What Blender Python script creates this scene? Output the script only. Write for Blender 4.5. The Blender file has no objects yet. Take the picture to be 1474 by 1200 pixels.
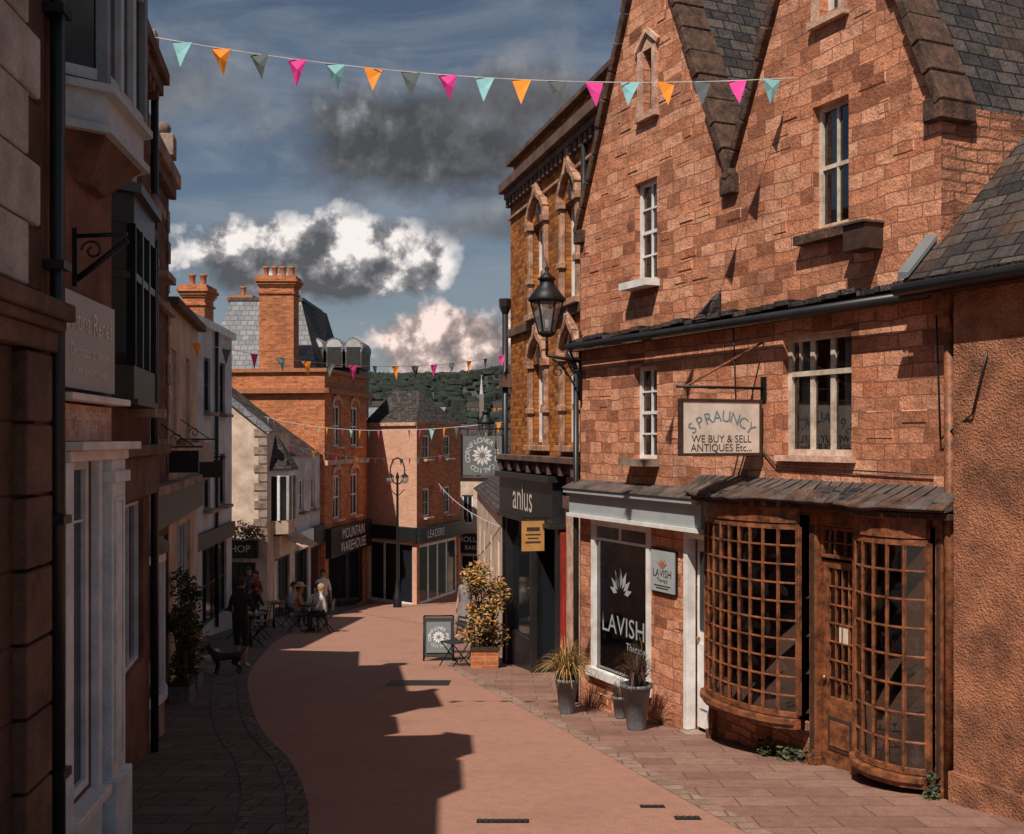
import bpy,bmesh,math,random
from mathutils import Vector,Matrix
R=random.Random(7)
scene=bpy.context.scene
col=scene.collection
rad=math.radians
# ---------------------------------------------------------------- materials
def newmat(name):
    m=bpy.data.materials.new(name); m.use_nodes=True
    nt=m.node_tree; nt.nodes.clear()
    o=nt.nodes.new('ShaderNodeOutputMaterial'); b=nt.nodes.new('ShaderNodeBsdfPrincipled')
    nt.links.new(b.outputs[0],o.inputs[0])
    return m,nt,b,o
def N(nt,t,**k):
    n=nt.nodes.new(t)
    for a,v in k.items():
        if a in n.inputs: n.inputs[a].default_value=v
        else: setattr(n,a,v)
    return n
def c4(c): return (c[0],c[1],c[2],1)
def ramp(nt,src,stops):
    r=nt.nodes.new('ShaderNodeValToRGB'); e=r.color_ramp.elements
    e[0].position,e[0].color=stops[0][0],c4(stops[0][1]); e[1].position,e[1].color=stops[-1][0],c4(stops[-1][1])
    for p,c in stops[1:-1]:
        q=e.new(p); q.color=c4(c)
    nt.links.new(src,r.inputs[0]); return r.outputs[0]
def mix(nt,f,a,b,bt='MIX'):
    n=nt.nodes.new('ShaderNodeMix'); n.data_type='RGBA'; n.blend_type=bt
    for s,v in ((n.inputs[0],f),(n.inputs[6],a),(n.inputs[7],b)):
        if isinstance(v,bpy.types.NodeSocket): nt.links.new(v,s)
        else: s.default_value=v if not isinstance(v,tuple) else c4(v)
    return n.outputs[2]
def math_(nt,op,a,b=None,clamp=False):
    n=nt.nodes.new('ShaderNodeMath'); n.operation=op; n.use_clamp=clamp
    for s,v in ((n.inputs[0],a),(n.inputs[1],b)):
        if v is None: continue
        if isinstance(v,(int,float)): s.default_value=v
        else: nt.links.new(v,s)
    return n.outputs[0]
def masonry(name,cols,mortar,bw,bh,ms=.012,rough=.9,bump=.6,warp=.02,stain=.5,grit=40,smooth=.1,sq=1.0,dark=(.05,.035,.03),dist=.02,blotch=.6):
    m,nt,b,o=newmat(name); L=nt.links.new
    uv=N(nt,'ShaderNodeUVMap')
    nz=N(nt,'ShaderNodeTexNoise',Scale=2.6,Detail=1.0); L(uv.outputs[0],nz.inputs['Vector'])
    sub=N(nt,'ShaderNodeVectorMath',operation='SUBTRACT'); L(nz.outputs['Color'],sub.inputs[0]); sub.inputs[1].default_value=(.5,.5,.5)
    sc=N(nt,'ShaderNodeVectorMath',operation='SCALE'); L(sub.outputs[0],sc.inputs[0]); sc.inputs['Scale'].default_value=warp*4
    ad=N(nt,'ShaderNodeVectorMath',operation='ADD'); L(uv.outputs[0],ad.inputs[0]); L(sc.outputs[0],ad.inputs[1])
    br=N(nt,'ShaderNodeTexBrick'); L(ad.outputs[0],br.inputs['Vector'])
    br.inputs['Color1'].default_value=(0,0,0,1); br.inputs['Color2'].default_value=(1,1,1,1); br.inputs['Mortar'].default_value=(.5,.5,.5,1)
    br.inputs['Scale'].default_value=1; br.inputs['Mortar Size'].default_value=ms; br.inputs['Mortar Smooth'].default_value=smooth
    br.inputs['Brick Width'].default_value=bw; br.inputs['Row Height'].default_value=bh
    br.squash=sq; br.squash_frequency=3; br.offset=.43
    k=len(cols); colr=ramp(nt,br.outputs['Color'],[(i/(k-1),c) for i,c in enumerate(cols)])
    n2=N(nt,'ShaderNodeTexNoise',Scale=grit,Detail=2.0,Roughness=.7); L(uv.outputs[0],n2.inputs['Vector'])
    n3=N(nt,'ShaderNodeTexNoise',Scale=.9,Detail=4.0,Roughness=.65); L(uv.outputs[0],n3.inputs['Vector'])
    n4=N(nt,'ShaderNodeTexNoise',Scale=8.0,Detail=3.0,Roughness=.7); L(uv.outputs[0],n4.inputs['Vector'])
    v=ramp(nt,n2.outputs[0],[(.25,(.55,.53,.51)),(.75,(1.3,1.27,1.25))])
    c=mix(nt,1.0,colr,v,'MULTIPLY')
    v4=ramp(nt,n4.outputs[0],[(.34,(.42,.39,.39)),(.56,(1.12,1.12,1.12))])
    c=mix(nt,blotch,c,v4,'MULTIPLY')
    c=mix(nt,br.outputs['Fac'],c,mortar)
    st=ramp(nt,n3.outputs[0],[(.5,(0,0,0)),(.70,(1,1,1))])
    stf=math_(nt,'MULTIPLY',st,stain)
    c=mix(nt,stf,c,dark)
    L(c,b.inputs['Base Color']); b.inputs['Roughness'].default_value=rough
    b.inputs['Specular IOR Level'].default_value=.25
    h=math_(nt,'MULTIPLY',br.outputs['Fac'],-1.0); h2=math_(nt,'MULTIPLY',n2.outputs[0],.3); h3=math_(nt,'MULTIPLY',n4.outputs[0],1.6*blotch)
    h4=math_(nt,'MULTIPLY',br.outputs['Color'],.3)
    hh=math_(nt,'ADD',math_(nt,'ADD',h,h2),math_(nt,'ADD',h3,h4))
    bp=N(nt,'ShaderNodeBump',Strength=bump,Distance=dist); L(hh,bp.inputs['Height']); L(bp.outputs[0],b.inputs['Normal'])
    return m
def plain(name,c,rough=.7,metal=0,var=.25,scale=6,bump=.15,c2=None,bscale=None,spec=.4,coord='Object'):
    m,nt,b,o=newmat(name); L=nt.links.new
    tc=N(nt,'ShaderNodeTexCoord')
    n=N(nt,'ShaderNodeTexNoise',Scale=scale,Detail=3.0,Roughness=.65); L(tc.outputs[coord],n.inputs['Vector'])
    lo=c2 if c2 else tuple(x*(1-var) for x in c); hi=tuple(min(1,x*(1+var*.6)) for x in c)
    cc=ramp(nt,n.outputs[0],[(.32,lo),(.68,hi)])
    if bump>.12:
        n2=N(nt,'ShaderNodeTexNoise',Scale=bscale or scale*12,Detail=2.0); L(tc.outputs[coord],n2.inputs['Vector'])
        v=ramp(nt,n2.outputs[0],[(.3,(.8,.8,.8)),(.7,(1.12,1.12,1.12))])
        cc=mix(nt,min(1,var*2.5),cc,v,'MULTIPLY')
        bp=N(nt,'ShaderNodeBump',Strength=bump,Distance=.01); L(n2.outputs[0],bp.inputs['Height']); L(bp.outputs[0],b.inputs['Normal'])
    L(cc,b.inputs['Base Color'])
    b.inputs['Roughness'].default_value=rough; b.inputs['Metallic'].default_value=metal
    b.inputs['Specular IOR Level'].default_value=spec
    return m
def glassmat(name,trans=.75,tint=(.75,.8,.82)):
    m,nt,b,o=newmat(name); L=nt.links.new
    gl=N(nt,'ShaderNodeBsdfGlossy',Roughness=.03)
    tr=N(nt,'ShaderNodeBsdfTransparent',Color=c4(tint))
    fr=N(nt,'ShaderNodeFresnel',IOR=1.5); f=math_(nt,'ADD',fr.outputs[0],1-trans-.05,True)
    ms=N(nt,'ShaderNodeMixShader'); L(f,ms.inputs[0]); L(tr.outputs[0],ms.inputs[1]); L(gl.outputs[0],ms.inputs[2]); L(ms.outputs[0],o.inputs[0])
    return m
stone=masonry('sandstone_blocks',[(.24,.088,.046),(.57,.235,.13),(.67,.30,.175),(.74,.38,.24),(.65,.275,.155),(.50,.19,.10),(.70,.34,.21),(.33,.125,.068),(.63,.27,.155)],(.27,.11,.065),.29,.14,ms=.006,bump=.9,warp=.02,stain=.6,sq=1.45,dist=.025,dark=(.14,.06,.038),blotch=.5)
rubble=masonry('sandstone_side',[(.2,.08,.05),(.52,.22,.13),(.6,.27,.16)],(.2,.09,.055),.28,.10,ms=.01,bump=1.0,warp=.03,sq=1.3,stain=.7,dist=.03)
brickR2=masonry('orange_brick',[(.18,.05,.01),(.42,.135,.022),(.54,.20,.035)],(.20,.08,.03),.22,.075,ms=.008,warp=.004,stain=.75,bump=.5)
brickO=masonry('town_brick',[(.38,.11,.04),(.58,.195,.075),(.66,.25,.10)],(.45,.21,.12),.24,.085,ms=.01,warp=.004,stain=.4,bump=.4)
brickLit=masonry('sunlit_town_brick',[(.62,.32,.21),(.70,.38,.26),(.76,.44,.32)],(.6,.38,.28),.24,.085,ms=.01,warp=.004,stain=.2,bump=.3,dark=(.3,.15,.1),blotch=.25)  # paler town brick: sunlight on the corner shop's side wall put into the colour
brickL=masonry('dark_brick',[(.10,.042,.03),(.16,.068,.048),(.21,.098,.068)],(.12,.075,.055),.22,.075,ms=.008,warp=.005,stain=.5,bump=.6)
slate=masonry('roof_slate',[(.03,.028,.03),(.06,.052,.05),(.11,.09,.08),(.05,.042,.04)],(.008,.008,.008),.24,.15,ms=.010,warp=.010,stain=.65,bump=1.0,rough=.7,dark=(.10,.05,.028),dist=.03)
slateg=masonry('grey_slate',[(.16,.17,.19),(.22,.23,.25),(.28,.28,.3)],(.08,.08,.09),.3,.25,ms=.012,warp=.004,stain=.2,bump=.6,rough=.6,blotch=.4)
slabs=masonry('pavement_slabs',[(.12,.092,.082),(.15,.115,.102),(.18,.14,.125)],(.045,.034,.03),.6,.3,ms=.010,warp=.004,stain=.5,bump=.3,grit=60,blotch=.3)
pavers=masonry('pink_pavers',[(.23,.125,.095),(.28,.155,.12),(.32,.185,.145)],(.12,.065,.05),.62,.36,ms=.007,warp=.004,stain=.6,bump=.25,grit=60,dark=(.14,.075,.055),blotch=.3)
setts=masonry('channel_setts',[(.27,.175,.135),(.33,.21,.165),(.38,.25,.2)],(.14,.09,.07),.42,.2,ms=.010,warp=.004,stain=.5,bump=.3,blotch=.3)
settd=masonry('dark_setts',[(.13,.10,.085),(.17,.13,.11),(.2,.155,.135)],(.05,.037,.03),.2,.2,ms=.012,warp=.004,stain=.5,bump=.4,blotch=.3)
road=masonry('road_asphalt',[(.385,.205,.148),(.385,.205,.148)],(.385,.205,.148),5,5,ms=0,stain=.5,bump=.7,grit=75,dark=(.24,.128,.095),blotch=.2,dist=.01)
roughcast=plain('roughcast_render',(.38,.155,.08),.95,0,.35,3,1.0,(.16,.065,.035),60)
roughcast.node_tree.nodes['Bump'].inputs['Distance'].default_value=.03
cream=plain('cream_render',(.62,.48,.38),.85,0,.2,1.5,.3,(.4,.28,.2),bscale=30)
redren=plain('red_brown_render',(.19,.085,.06),.9,0,.35,2,.5,(.09,.04,.03),bscale=30)
greyr=plain('pale_render',(.56,.55,.55),.85,0,.2,1.2,.3,(.36,.35,.35),bscale=30)
oriel=plain('blue_grey_paint',(.44,.50,.53),.6,0,.2,3,.15)
stoneL=plain('limestone',(.34,.25,.2),.85,0,.35,2.5,.6,(.12,.08,.06),35)
stoneP=plain('pink_limestone',(.62,.40,.30),.85,0,.3,5,.5,(.34,.19,.13),40)
stoneR=plain('weathered_dressing_stone',(.52,.29,.19),.85,0,.3,6,.6,(.2,.1,.06),30)
beige=plain('beige_quoin_stone',(.44,.41,.38),.85,0,.3,3,.5,(.28,.25,.22),40)
brownst=plain('brown_pier_stone',(.15,.085,.062),.85,0,.3,3,.5,(.065,.037,.028),40)
white=plain('white_paint',(.76,.74,.72),.55,0,.15,4,.1,(.58,.54,.5))
creamp=plain('aged_cream_paint',(.62,.53,.44),.6,0,.2,7,.2,(.38,.28,.2))
greyp=plain('grey_paint',(.66,.72,.75),.55,0,.15,4,.15,(.5,.55,.58))
black=plain('black_paint',(.02,.02,.022),.4,0,.3,6,.1)
darkp=plain('charcoal_paint',(.035,.032,.03),.5,0,.3,6,.1)
iron=plain('wrought_iron',(.015,.015,.016),.5,.3,.3,20,.1)
wood=plain('brown_painted_wood',(.26,.088,.035),.5,0,.4,9,.5,(.06,.024,.013),60)
wooddk=plain('dark_wood',(.06,.03,.02),.6,0,.4,9,.5)
lead=plain('lead_sheet',(.12,.09,.08),.6,.1,.4,4,.6,(.04,.032,.028),25)
moss=plain('mossy_coping',(.11,.055,.035),.95,0,.5,8,1.0,(.03,.02,.016),30)
redp=plain('red_paint',(.3,.03,.02),.5,0,.3,5,.1)
signg=plain('sign_grey',(.36,.38,.38),.5,0,.1,3,.05)
signd=plain('sign_slate_grey',(.17,.18,.185),.5,0,.1,3,.05)
signw=plain('sign_cream',(.66,.55,.46),.6,0,.2,5,.1)
signo=plain('sign_ochre',(.5,.26,.08),.6,0,.2,5,.1)
ink=plain('sign_ink',(.06,.03,.03),.6,bump=.1)
blueink=plain('sign_blue_ink',(.16,.24,.28),.6,bump=.1)
terr=plain('terracotta',(.4,.15,.07),.85,0,.3,8,.3)
potg=plain('grey_pot',(.15,.15,.16),.6,0,.3,8,.3)
interior=plain('shop_interior',(.04,.03,.025),.9,bump=.1)
curtain=plain('net_curtain',(.6,.58,.55),.9,0,.2,10,.1)
china=plain('china_ware',(.7,.62,.56),.3,0,.4,15,.05)
brass=plain('brass_ware',(.45,.25,.1),.3,.8,.3,15,.05)
skin=plain('skin',(.42,.22,.15),.6,0,.1,10,.1)
hair=plain('hair',(.05,.03,.02),.8,0,.3,30,.1)
soil=plain('soil',(.05,.035,.025),.95)
leafA=plain('leaf_green',(.10,.10,.03),.6,0,.4,3,.1,(.03,.045,.015))
leafB=plain('leaf_orange',(.45,.18,.03),.6,0,.4,3,.1,(.2,.09,.02))
leafC=plain('leaf_dark',(.03,.035,.018),.7,0,.4,3,.1)
leafP=plain('leaf_purple',(.12,.04,.03),.6,0,.4,3,.1)
straw=plain('leaf_straw',(.55,.32,.11),.6,0,.4,5,.1,(.25,.15,.05))
hillm=plain('hill_grass',(.055,.062,.042),.95,0,.5,.012,.1,(.022,.027,.022),.2)
treem=plain('far_tree',(.024,.030,.020),.95,0,.5,.15,.1,(.010,.013,.010),1.5)
farwall=plain('far_house_wall',(.22,.17,.14),.9,0,.3,.05,.1)
rope=plain('rope',(.6,.58,.55),.8,bump=.1)
gclear=glassmat('clear_glass',.85)
gbow=glassmat('old_shop_glass',.80,(.72,.74,.74))
gshop=glassmat('shop_glass',.72,(.6,.64,.66))
gdark,_,_b,_=newmat('dark_window_glass'); _b.inputs['Base Color'].default_value=(.015,.018,.022,1); _b.inputs['Roughness'].default_value=.06
glamp,_,_b,_=newmat('lantern_glass'); _b.inputs['Base Color'].default_value=(.3,.3,.3,1); _b.inputs['Roughness'].default_value=.1; _b.inputs['Alpha'].default_value=.45
def cloth(n,c): return plain(n,c,.9,0,.25,14,.1)
# ---------------------------------------------------------------- geometry helpers
class G:
    def __init__(s): s.v=[];s.f=[];s.m=[];s.sm=[]
    def poly(s,pts,m,sm=False):
        i=len(s.v); s.v+= [tuple(p) for p in pts]; s.f.append(tuple(range(i,i+len(pts)))); s.m.append(m); s.sm.append(sm)
    def hexa(s,p,m):
        i=len(s.v); s.v+=[tuple(q) for q in p]
        for a in ((0,3,2,1),(4,5,6,7),(0,1,5,4),(1,2,6,5),(2,3,7,6),(3,0,4,7)):
            s.f.append(tuple(i+j for j in a)); s.m.append(m); s.sm.append(False)
    def box(s,x0,x1,y0,y1,z0,z1,m):
        s.hexa([(x0,y0,z0),(x1,y0,z0),(x1,y1,z0),(x0,y1,z0),(x0,y0,z1),(x1,y0,z1),(x1,y1,z1),(x0,y1,z1)],m)
    def slab(s,ua,za,ub,zb,y0,y1,t,m,below=0):
        d=Vector((ub-ua,zb-za)).normalized(); n=Vector((-d.y,d.x))
        if n.y<0: n=-n
        a=(ua-n.x*below,za-n.y*below); b=(ub-n.x*below,zb-n.y*below); a2=(ua+n.x*t,za+n.y*t); b2=(ub+n.x*t,zb+n.y*t)
        s.hexa([(a[0],y0,a[1]),(b[0],y0,b[1]),(b[0],y1,b[1]),(a[0],y1,a[1]),(a2[0],y0,a2[1]),(b2[0],y0,b2[1]),(b2[0],y1,b2[1]),(a2[0],y1,a2[1])],m)
    def cyl(s,p0,p1,r0,r1,n,m,caps=True):
        p0=Vector(p0);p1=Vector(p1);d=(p1-p0).normalized()
        a=d.orthogonal().normalized(); b=d.cross(a); i=len(s.v)
        for p,r in ((p0,r0),(p1,r1)):
            for k in range(n):
                t=2*math.pi*k/n; s.v.append(tuple(p+a*math.cos(t)*r+b*math.sin(t)*r))
        for k in range(n):
            k2=(k+1)%n; s.f.append((i+k,i+k2,i+n+k2,i+n+k)); s.m.append(m); s.sm.append(n>5)
        if caps:
            s.f.append(tuple(i+k for k in range(n))[::-1]); s.m.append(m); s.sm.append(False)
            s.f.append(tuple(i+n+k for k in range(n))); s.m.append(m); s.sm.append(False)
    def tube(s,pts,r,m,n=6):
        for a,b in zip(pts[:-1],pts[1:]): s.cyl(a,b,r,r,n,m)
    def lathe(s,c,prof,n,m,sx=1,sy=1,ph=0):
        i=len(s.v)
        for r,z in prof:
            for k in range(n):
                t=2*math.pi*k/n+ph; s.v.append((c[0]+math.cos(t)*r*sx,c[1]+math.sin(t)*r*sy,c[2]+z))
        for j in range(len(prof)-1):
            for k in range(n):
                k2=(k+1)%n; s.f.append((i+j*n+k,i+j*n+k2,i+(j+1)*n+k2,i+(j+1)*n+k)); s.m.append(m); s.sm.append(n>6)
    def ball(s,c,r,m,sx=1,sy=1,sz=1,n=10):
        s.lathe(c,[(math.sin(math.pi*j/7)*r+1e-4,-math.cos(math.pi*j/7)*r*sz) for j in range(8)],n,m,sx,sy)
    def text(s,t,size,o,X,Y,m,off=0):
        v,f=GL[t]; X=Vector(X).normalized();Y=Vector(Y).normalized(); o=Vector(o)
        i=len(s.v); s.v+=[tuple(o+X*(a*size)+Y*(b*size)) for a,b in v]
        for q in f: s.f.append(tuple(i+k for k in q)); s.m.append(m); s.sm.append(False)
    def obj(s,name,parent=None,bevel=0):
        me=bpy.data.meshes.new(name); me.from_pydata(s.v,[],s.f)
        ms=[]; 
        for m in s.m:
            if m not in ms: ms.append(m)
        for m in ms: me.materials.append(m)
        idx={m:i for i,m in enumerate(ms)}
        uv=me.uv_layers.new(name='UVMap')
        for p,m,sm in zip(me.polygons,s.m,s.sm):
            p.material_index=idx[m]; p.use_smooth=sm
            n=p.normal
            if abs(n.z)>.93: t=Vector((1,0,0)); b=Vector((0,1,0))
            else:
                t=Vector((-n.y,n.x,0)).normalized()
                if abs(t.x)>abs(t.y)*.3:
                    if t.x<0: t=-t
                elif t.y<0: t=-t
                b=n.cross(t)
                if b.z<0: b=-b
            for li in p.loop_indices:
                co=me.vertices[me.loops[li].vertex_index].co
                uv.data[li].uv=(co.dot(t),co.dot(b))
        o=bpy.data.objects.new(name,me); col.objects.link(o)
        if parent: o.parent=parent
        if bevel:
            b=o.modifiers.new('b','BEVEL'); b.width=bevel; b.segments=1; b.limit_method='ANGLE'
        return o
def empty(name,loc=(0,0,0),rz=0,parent=None):
    e=bpy.data.objects.new(name,None); e.empty_display_size=.2; col.objects.link(e); e.location=loc; e.rotation_euler=(0,0,rz)
    if parent: e.parent=parent
    return e
def frame(name,x,y,dx,dy): return empty(name,(x,y,0),math.atan2(dy,dx))
# glyph cache
STR=['SPRAUNCY','WE BUY & SELL','ANTIQUES Etc...','LAVISH','Therapy','anlus','Antina Renes','Dedicated to the art','of fine jewellery design','CERAMICS PAINTING STUDIO','& CAFE ART','BOOKSHOP','MOUNTAIN','WAREHOUSE','LEADERS','HOLLAND','BAKERY']
RING='CORNFLOWER AND CALICO '
STR+=sorted(set(RING+'SPRAUNCY')-{' '})
GL={}
tmp=[]
for t in STR:
    c=bpy.data.curves.new('t','FONT'); c.body=t; c.align_x='CENTER'; c.align_y='CENTER'; c.size=1; c.resolution_u=3
    o=bpy.data.objects.new('t',c); col.objects.link(o); tmp.append((t,o))
bpy.context.view_layer.update(); dg=bpy.context.evaluated_depsgraph_get()
for t,o in tmp:
    me=bpy.data.meshes.new_from_object(o.evaluated_get(dg))
    GL[t]=([(v.co.x,v.co.y) for v in me.vertices],[tuple(p.vertices) for p in me.polygons]); bpy.data.meshes.remove(me)
for t,o in tmp: bpy.data.objects.remove(o)
def clip(poly,a,b,c): # keep a*u+b*z<=c
    out=[]
    for i in range(len(poly)):
        p=poly[i];q=poly[(i+1)%len(poly)]; dp=a*p[0]+b*p[1]-c; dq=a*q[0]+b*q[1]-c
        if dp<=0: out.append(p)
        if dp*dq<0:
            t=dp/(dp-dq); out.append((p[0]+(q[0]-p[0])*t,p[1]+(q[1]-p[1])*t))
    return out
def wall(g,u0,u1,z0,z1,ops,m,y=0,d=.18,clips=(),rm=None):
    us=sorted({u0,u1}|{min(max(v,u0),u1) for o in ops for v in o[:2]}); zs=sorted({z0,z1}|{min(max(v,z0),z1) for o in ops for v in o[2:4]})
    for a,b in zip(us[:-1],us[1:]):
        for c,e in zip(zs[:-1],zs[1:]):
            mu,mz=(a+b)/2,(c+e)/2
            if any(o[0]<mu<o[1] and o[2]<mz<o[3] for o in ops): continue
            p=[(a,c),(b,c),(b,e),(a,e)]
            for k in clips:
                if p: p=clip(p,*k)
            if len(p)>2: g.poly([(q[0],y,q[1]) for q in p],m)
    rm=rm or m
    for o in ops:
        a,b,c,e=o[:4]
        g.poly([(a,y,c),(a,y+d,c),(a,y+d,e),(a,y,e)],rm); g.poly([(b,y,c),(b,y,e),(b,y+d,e),(b,y+d,c)],rm)
        g.poly([(a,y,e),(a,y+d,e),(b,y+d,e),(b,y,e)],rm); g.poly([(a,y,c),(b,y,c),(b,y+d,c),(a,y+d,c)],rm)
def window(g,u0,u1,z0,z1,y,nx,nz,fm=white,gm=gclear,fw=.045,bar=.022,sill=None,sash=False,curt=False,drop=0,blind=None):
    g.box(u0,u0+fw,y,y+.06,z0,z1,fm); g.box(u1-fw,u1,y,y+.06,z0,z1,fm)
    g.box(u0+fw,u1-fw,y+.001,y+.06,z0,z0+fw,fm); g.box(u0+fw,u1-fw,y+.001,y+.06,z1-fw,z1,fm)
    for i in range(1,nx):
        c=u0+fw+(u1-u0-2*fw)*i/nx; g.box(c-bar/2,c+bar/2,y+.012,y+.045,z0+fw,z1-fw,fm)
    for i in range(1,nz):
        c=z0+fw+(z1-z0-2*fw)*i/nz; w=bar*(1.8 if sash and i==nz//2 else 1); g.box(u0+fw,u1-fw,y+.008,y+.048,c-w/2,c+w/2,fm)
    g.poly([(u0+fw,y+.035,z0+fw),(u1-fw,y+.035,z0+fw),(u1-fw,y+.035,z1-fw),(u0+fw,y+.035,z1-fw)],gm)
    if sill: g.box(u0-.06,u1+.06,y-.28,y-.0,z0-.09,z0-.003,sill)
    if curt:
        w=(u1-u0)
        for a,b in ((u0+fw,u0+fw+w*.24),(u1-fw-w*.24,u1-fw)):
            k=8
            for i in range(k):
                p=a+(b-a)*i/k;q=a+(b-a)*(i+1)/k; o1=.02*(i%2);o2=.02*((i+1)%2)
                g.poly([(p,y+.12+o1,z0),(q,y+.12+o2,z0),(q,y+.12+o2,z1),(p,y+.12+o1,z1)],curtain)
    if drop: g.box(u0,u1,y+.14,y+.15,z1-(z1-z0)*drop,z1,curtain)
def shell(g,u0,u1,D,z0,z1,m,y=.0,back=True):
    g.poly([(u0,y,z0),(u0,y+D,z0),(u0,y+D,z1),(u0,y,z1)],m); g.poly([(u1,y,z0),(u1,y+D,z0),(u1,y+D,z1),(u1,y,z1)],m)
    if back: g.poly([(u0,y+D,z0),(u1,y+D,z0),(u1,y+D,z1),(u0,y+D,z1)],m)
def gz(y): return -.108*y
# ---------------------------------------------------------------- terrain, road
def smooth(a,b,x):
    t=max(0,min(1,(x-a)/(b-a))); return t*t*(3-2*t)
def terr_z(x,y):
    if y<=60: return gz(y)
    z=-6.48-.06*(min(y,200)-60)
    z+= (44+5*math.sin(x*.013+1)+2*math.sin(x*.041))*smooth(230,700,y)*1.20 if y>230 else 0
    return z-20*smooth(800,1500,y)
g=G(); xs=[-1500,-900,-500,-350,-250]+[-200+20*i for i in range(16)]+[150,250,400,900,1500]; ys=[-60,-20,0,30,60,80,120,160,200,230,260,300,350,400,450,500,550,600,650,700,800,1000,1500,3500]
for i in range(len(xs)-1):
    for j in range(len(ys)-1):
        g.poly([(xs[a],ys[b],terr_z(xs[a],ys[b])-.02) for a,b in ((i,j),(i+1,j),(i+1,j+1),(i,j+1))],hillm,True)
g.obj('ground')
LE=[(-.6,-4),(-1.1,4),(-1.55,8.1),(-2.2,10.8),(-3.0,13),(-3.95,16.4),(-4.65,19.4),(-5.35,23.7),(-6.0,29.1),(-6.3,37.7),(-6.4,47.8),(-6.0,58)]
RE=[(4.4,-4),(2.8,4),(1.79,8.1),(1.37,9.85),(.66,13.06),(-.47,17.78),(-1.2,21.33),(-1.55,25.6),(-1.81,37.65),(-2.2,47),(-2.53,58)]
def cr(P,t):
    n=len(P)-1; i=min(int(t),n-1); f=t-i
    p=[P[max(i-1,0)],P[i],P[i+1],P[min(i+2,n)]]
    return tuple(.5*((2*p[1][k])+(-p[0][k]+p[2][k])*f+(2*p[0][k]-5*p[1][k]+4*p[2][k]-p[3][k])*f*f+(-p[0][k]+3*p[1][k]-3*p[2][k]+p[3][k])*f**3) for k in (0,1))
def xat(P):
    pts=[cr(P,t*(len(P)-1)/160) for t in range(161)]
    def f(y):
        for a,b in zip(pts[:-1],pts[1:]):
            if a[1]<=y<=b[1]: return a[0]+(b[0]-a[0])*(y-a[1])/(b[1]-a[1])
        return pts[-1][0] if y>pts[-1][1] else pts[0][0]
    return f
fl,fr=xat(LE),xat(RE)
def strip(name,f1,f2,m,h,y0=-4,y1=58,n=90):
    g=G()
    for i in range(n):
        a=y0+(y1-y0)*i/n;b=y0+(y1-y0)*(i+1)/n
        g.poly([(f1(a),a,gz(a)+h),(f2(a),a,gz(a)+h),(f2(b),b,gz(b)+h),(f1(b),b,gz(b)+h)],m)
    return g.obj(name)
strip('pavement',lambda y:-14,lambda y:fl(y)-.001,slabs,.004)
strip('pavement',lambda y:fr(y)+.001,lambda y:9,pavers,.004)
strip('road',lambda y:fl(y)+.05,lambda y:fr(y)-.08,road,.008)
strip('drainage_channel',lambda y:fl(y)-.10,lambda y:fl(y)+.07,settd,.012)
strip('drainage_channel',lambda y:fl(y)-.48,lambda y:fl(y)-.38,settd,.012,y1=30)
strip('drainage_channel',lambda y:fr(y)-.09,lambda y:fr(y)+.09,setts,.012)
def cover(name,x,y,w,l):
    g=G(); 
    def P(a,b,h): return (x+a,y+b,gz(y+b)+h)
    g.poly([P(-w/2,-l/2,.012),P(w/2,-l/2,.012),P(w/2,l/2,.012),P(-w/2,l/2,.012)],iron)
    k=int(w/.05)
    for i in range(k):
        a=-w/2+w*(i+.25)/k; b=a+w/k*.45
        g.hexa([P(a,-l/2+.02,.013),P(b,-l/2+.02,.013),P(b,l/2-.02,.013),P(a,l/2-.02,.013),P(a,-l/2+.02,.02),P(b,-l/2+.02,.02),P(b,l/2-.02,.02),P(a,l/2-.02,.02)],darkp)
    g.obj(name)
cover('drain_grate',-1.5,17.9,1.0,.75); cover('drain_grate',-.07,8.45,.4,.12); cover('drain_grate',1.13,8.95,.2,.1); cover('manhole_cover',1.35,8.55,.2,.12); cover('drain_grate',-1.0,24,.9,.4)
# ---------------------------------------------------------------- R1 antiques / therapy stone house
E=frame('stone_gabled_shop_house',.937,15.29,.46,-1)
g=G()
W1=(1.44,1.97,1.76,2.90);W2=(4.36,5.37,1.84,3.04);W3=(1.45,1.97,3.95,5.2);W4=(4.82,5.33,4.05,5.25);W5=(1.66,1.90,6.05,6.8);W6=(4.93,5.22,6.12,6.9)
LW=(.42,1.80,-1.05,.92);LD=(2.64,3.12,-1.5,.86);SP=(3.2,6.72,-1.9,1.25)
wall(g,0,6.72,-2.1,3.3,[W1,W2,LW,LD,SP],stone,d=.16)
def gable(u0,u1,ua,za,ops):
    s1=(za-4.85)/(ua-u0); s2=(za-4.85)/(u1-ua)
    wall(g,u0,u1,3.3,za,ops,stone,d=.16,clips=[(-s1,1,4.85-s1*u0),(s2,1,4.85+s2*u1)])
gable(.02,3.5,1.8,8.35,[W3,W5]); gable(3.5,6.46,5.05,7.95,[W4,W6])
shell(g,0,6.46,5,-2.1,4.85,rubble); g.obj('walls',E)
g=G() # individually proud weathered stones
rr=random.Random(21)
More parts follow.
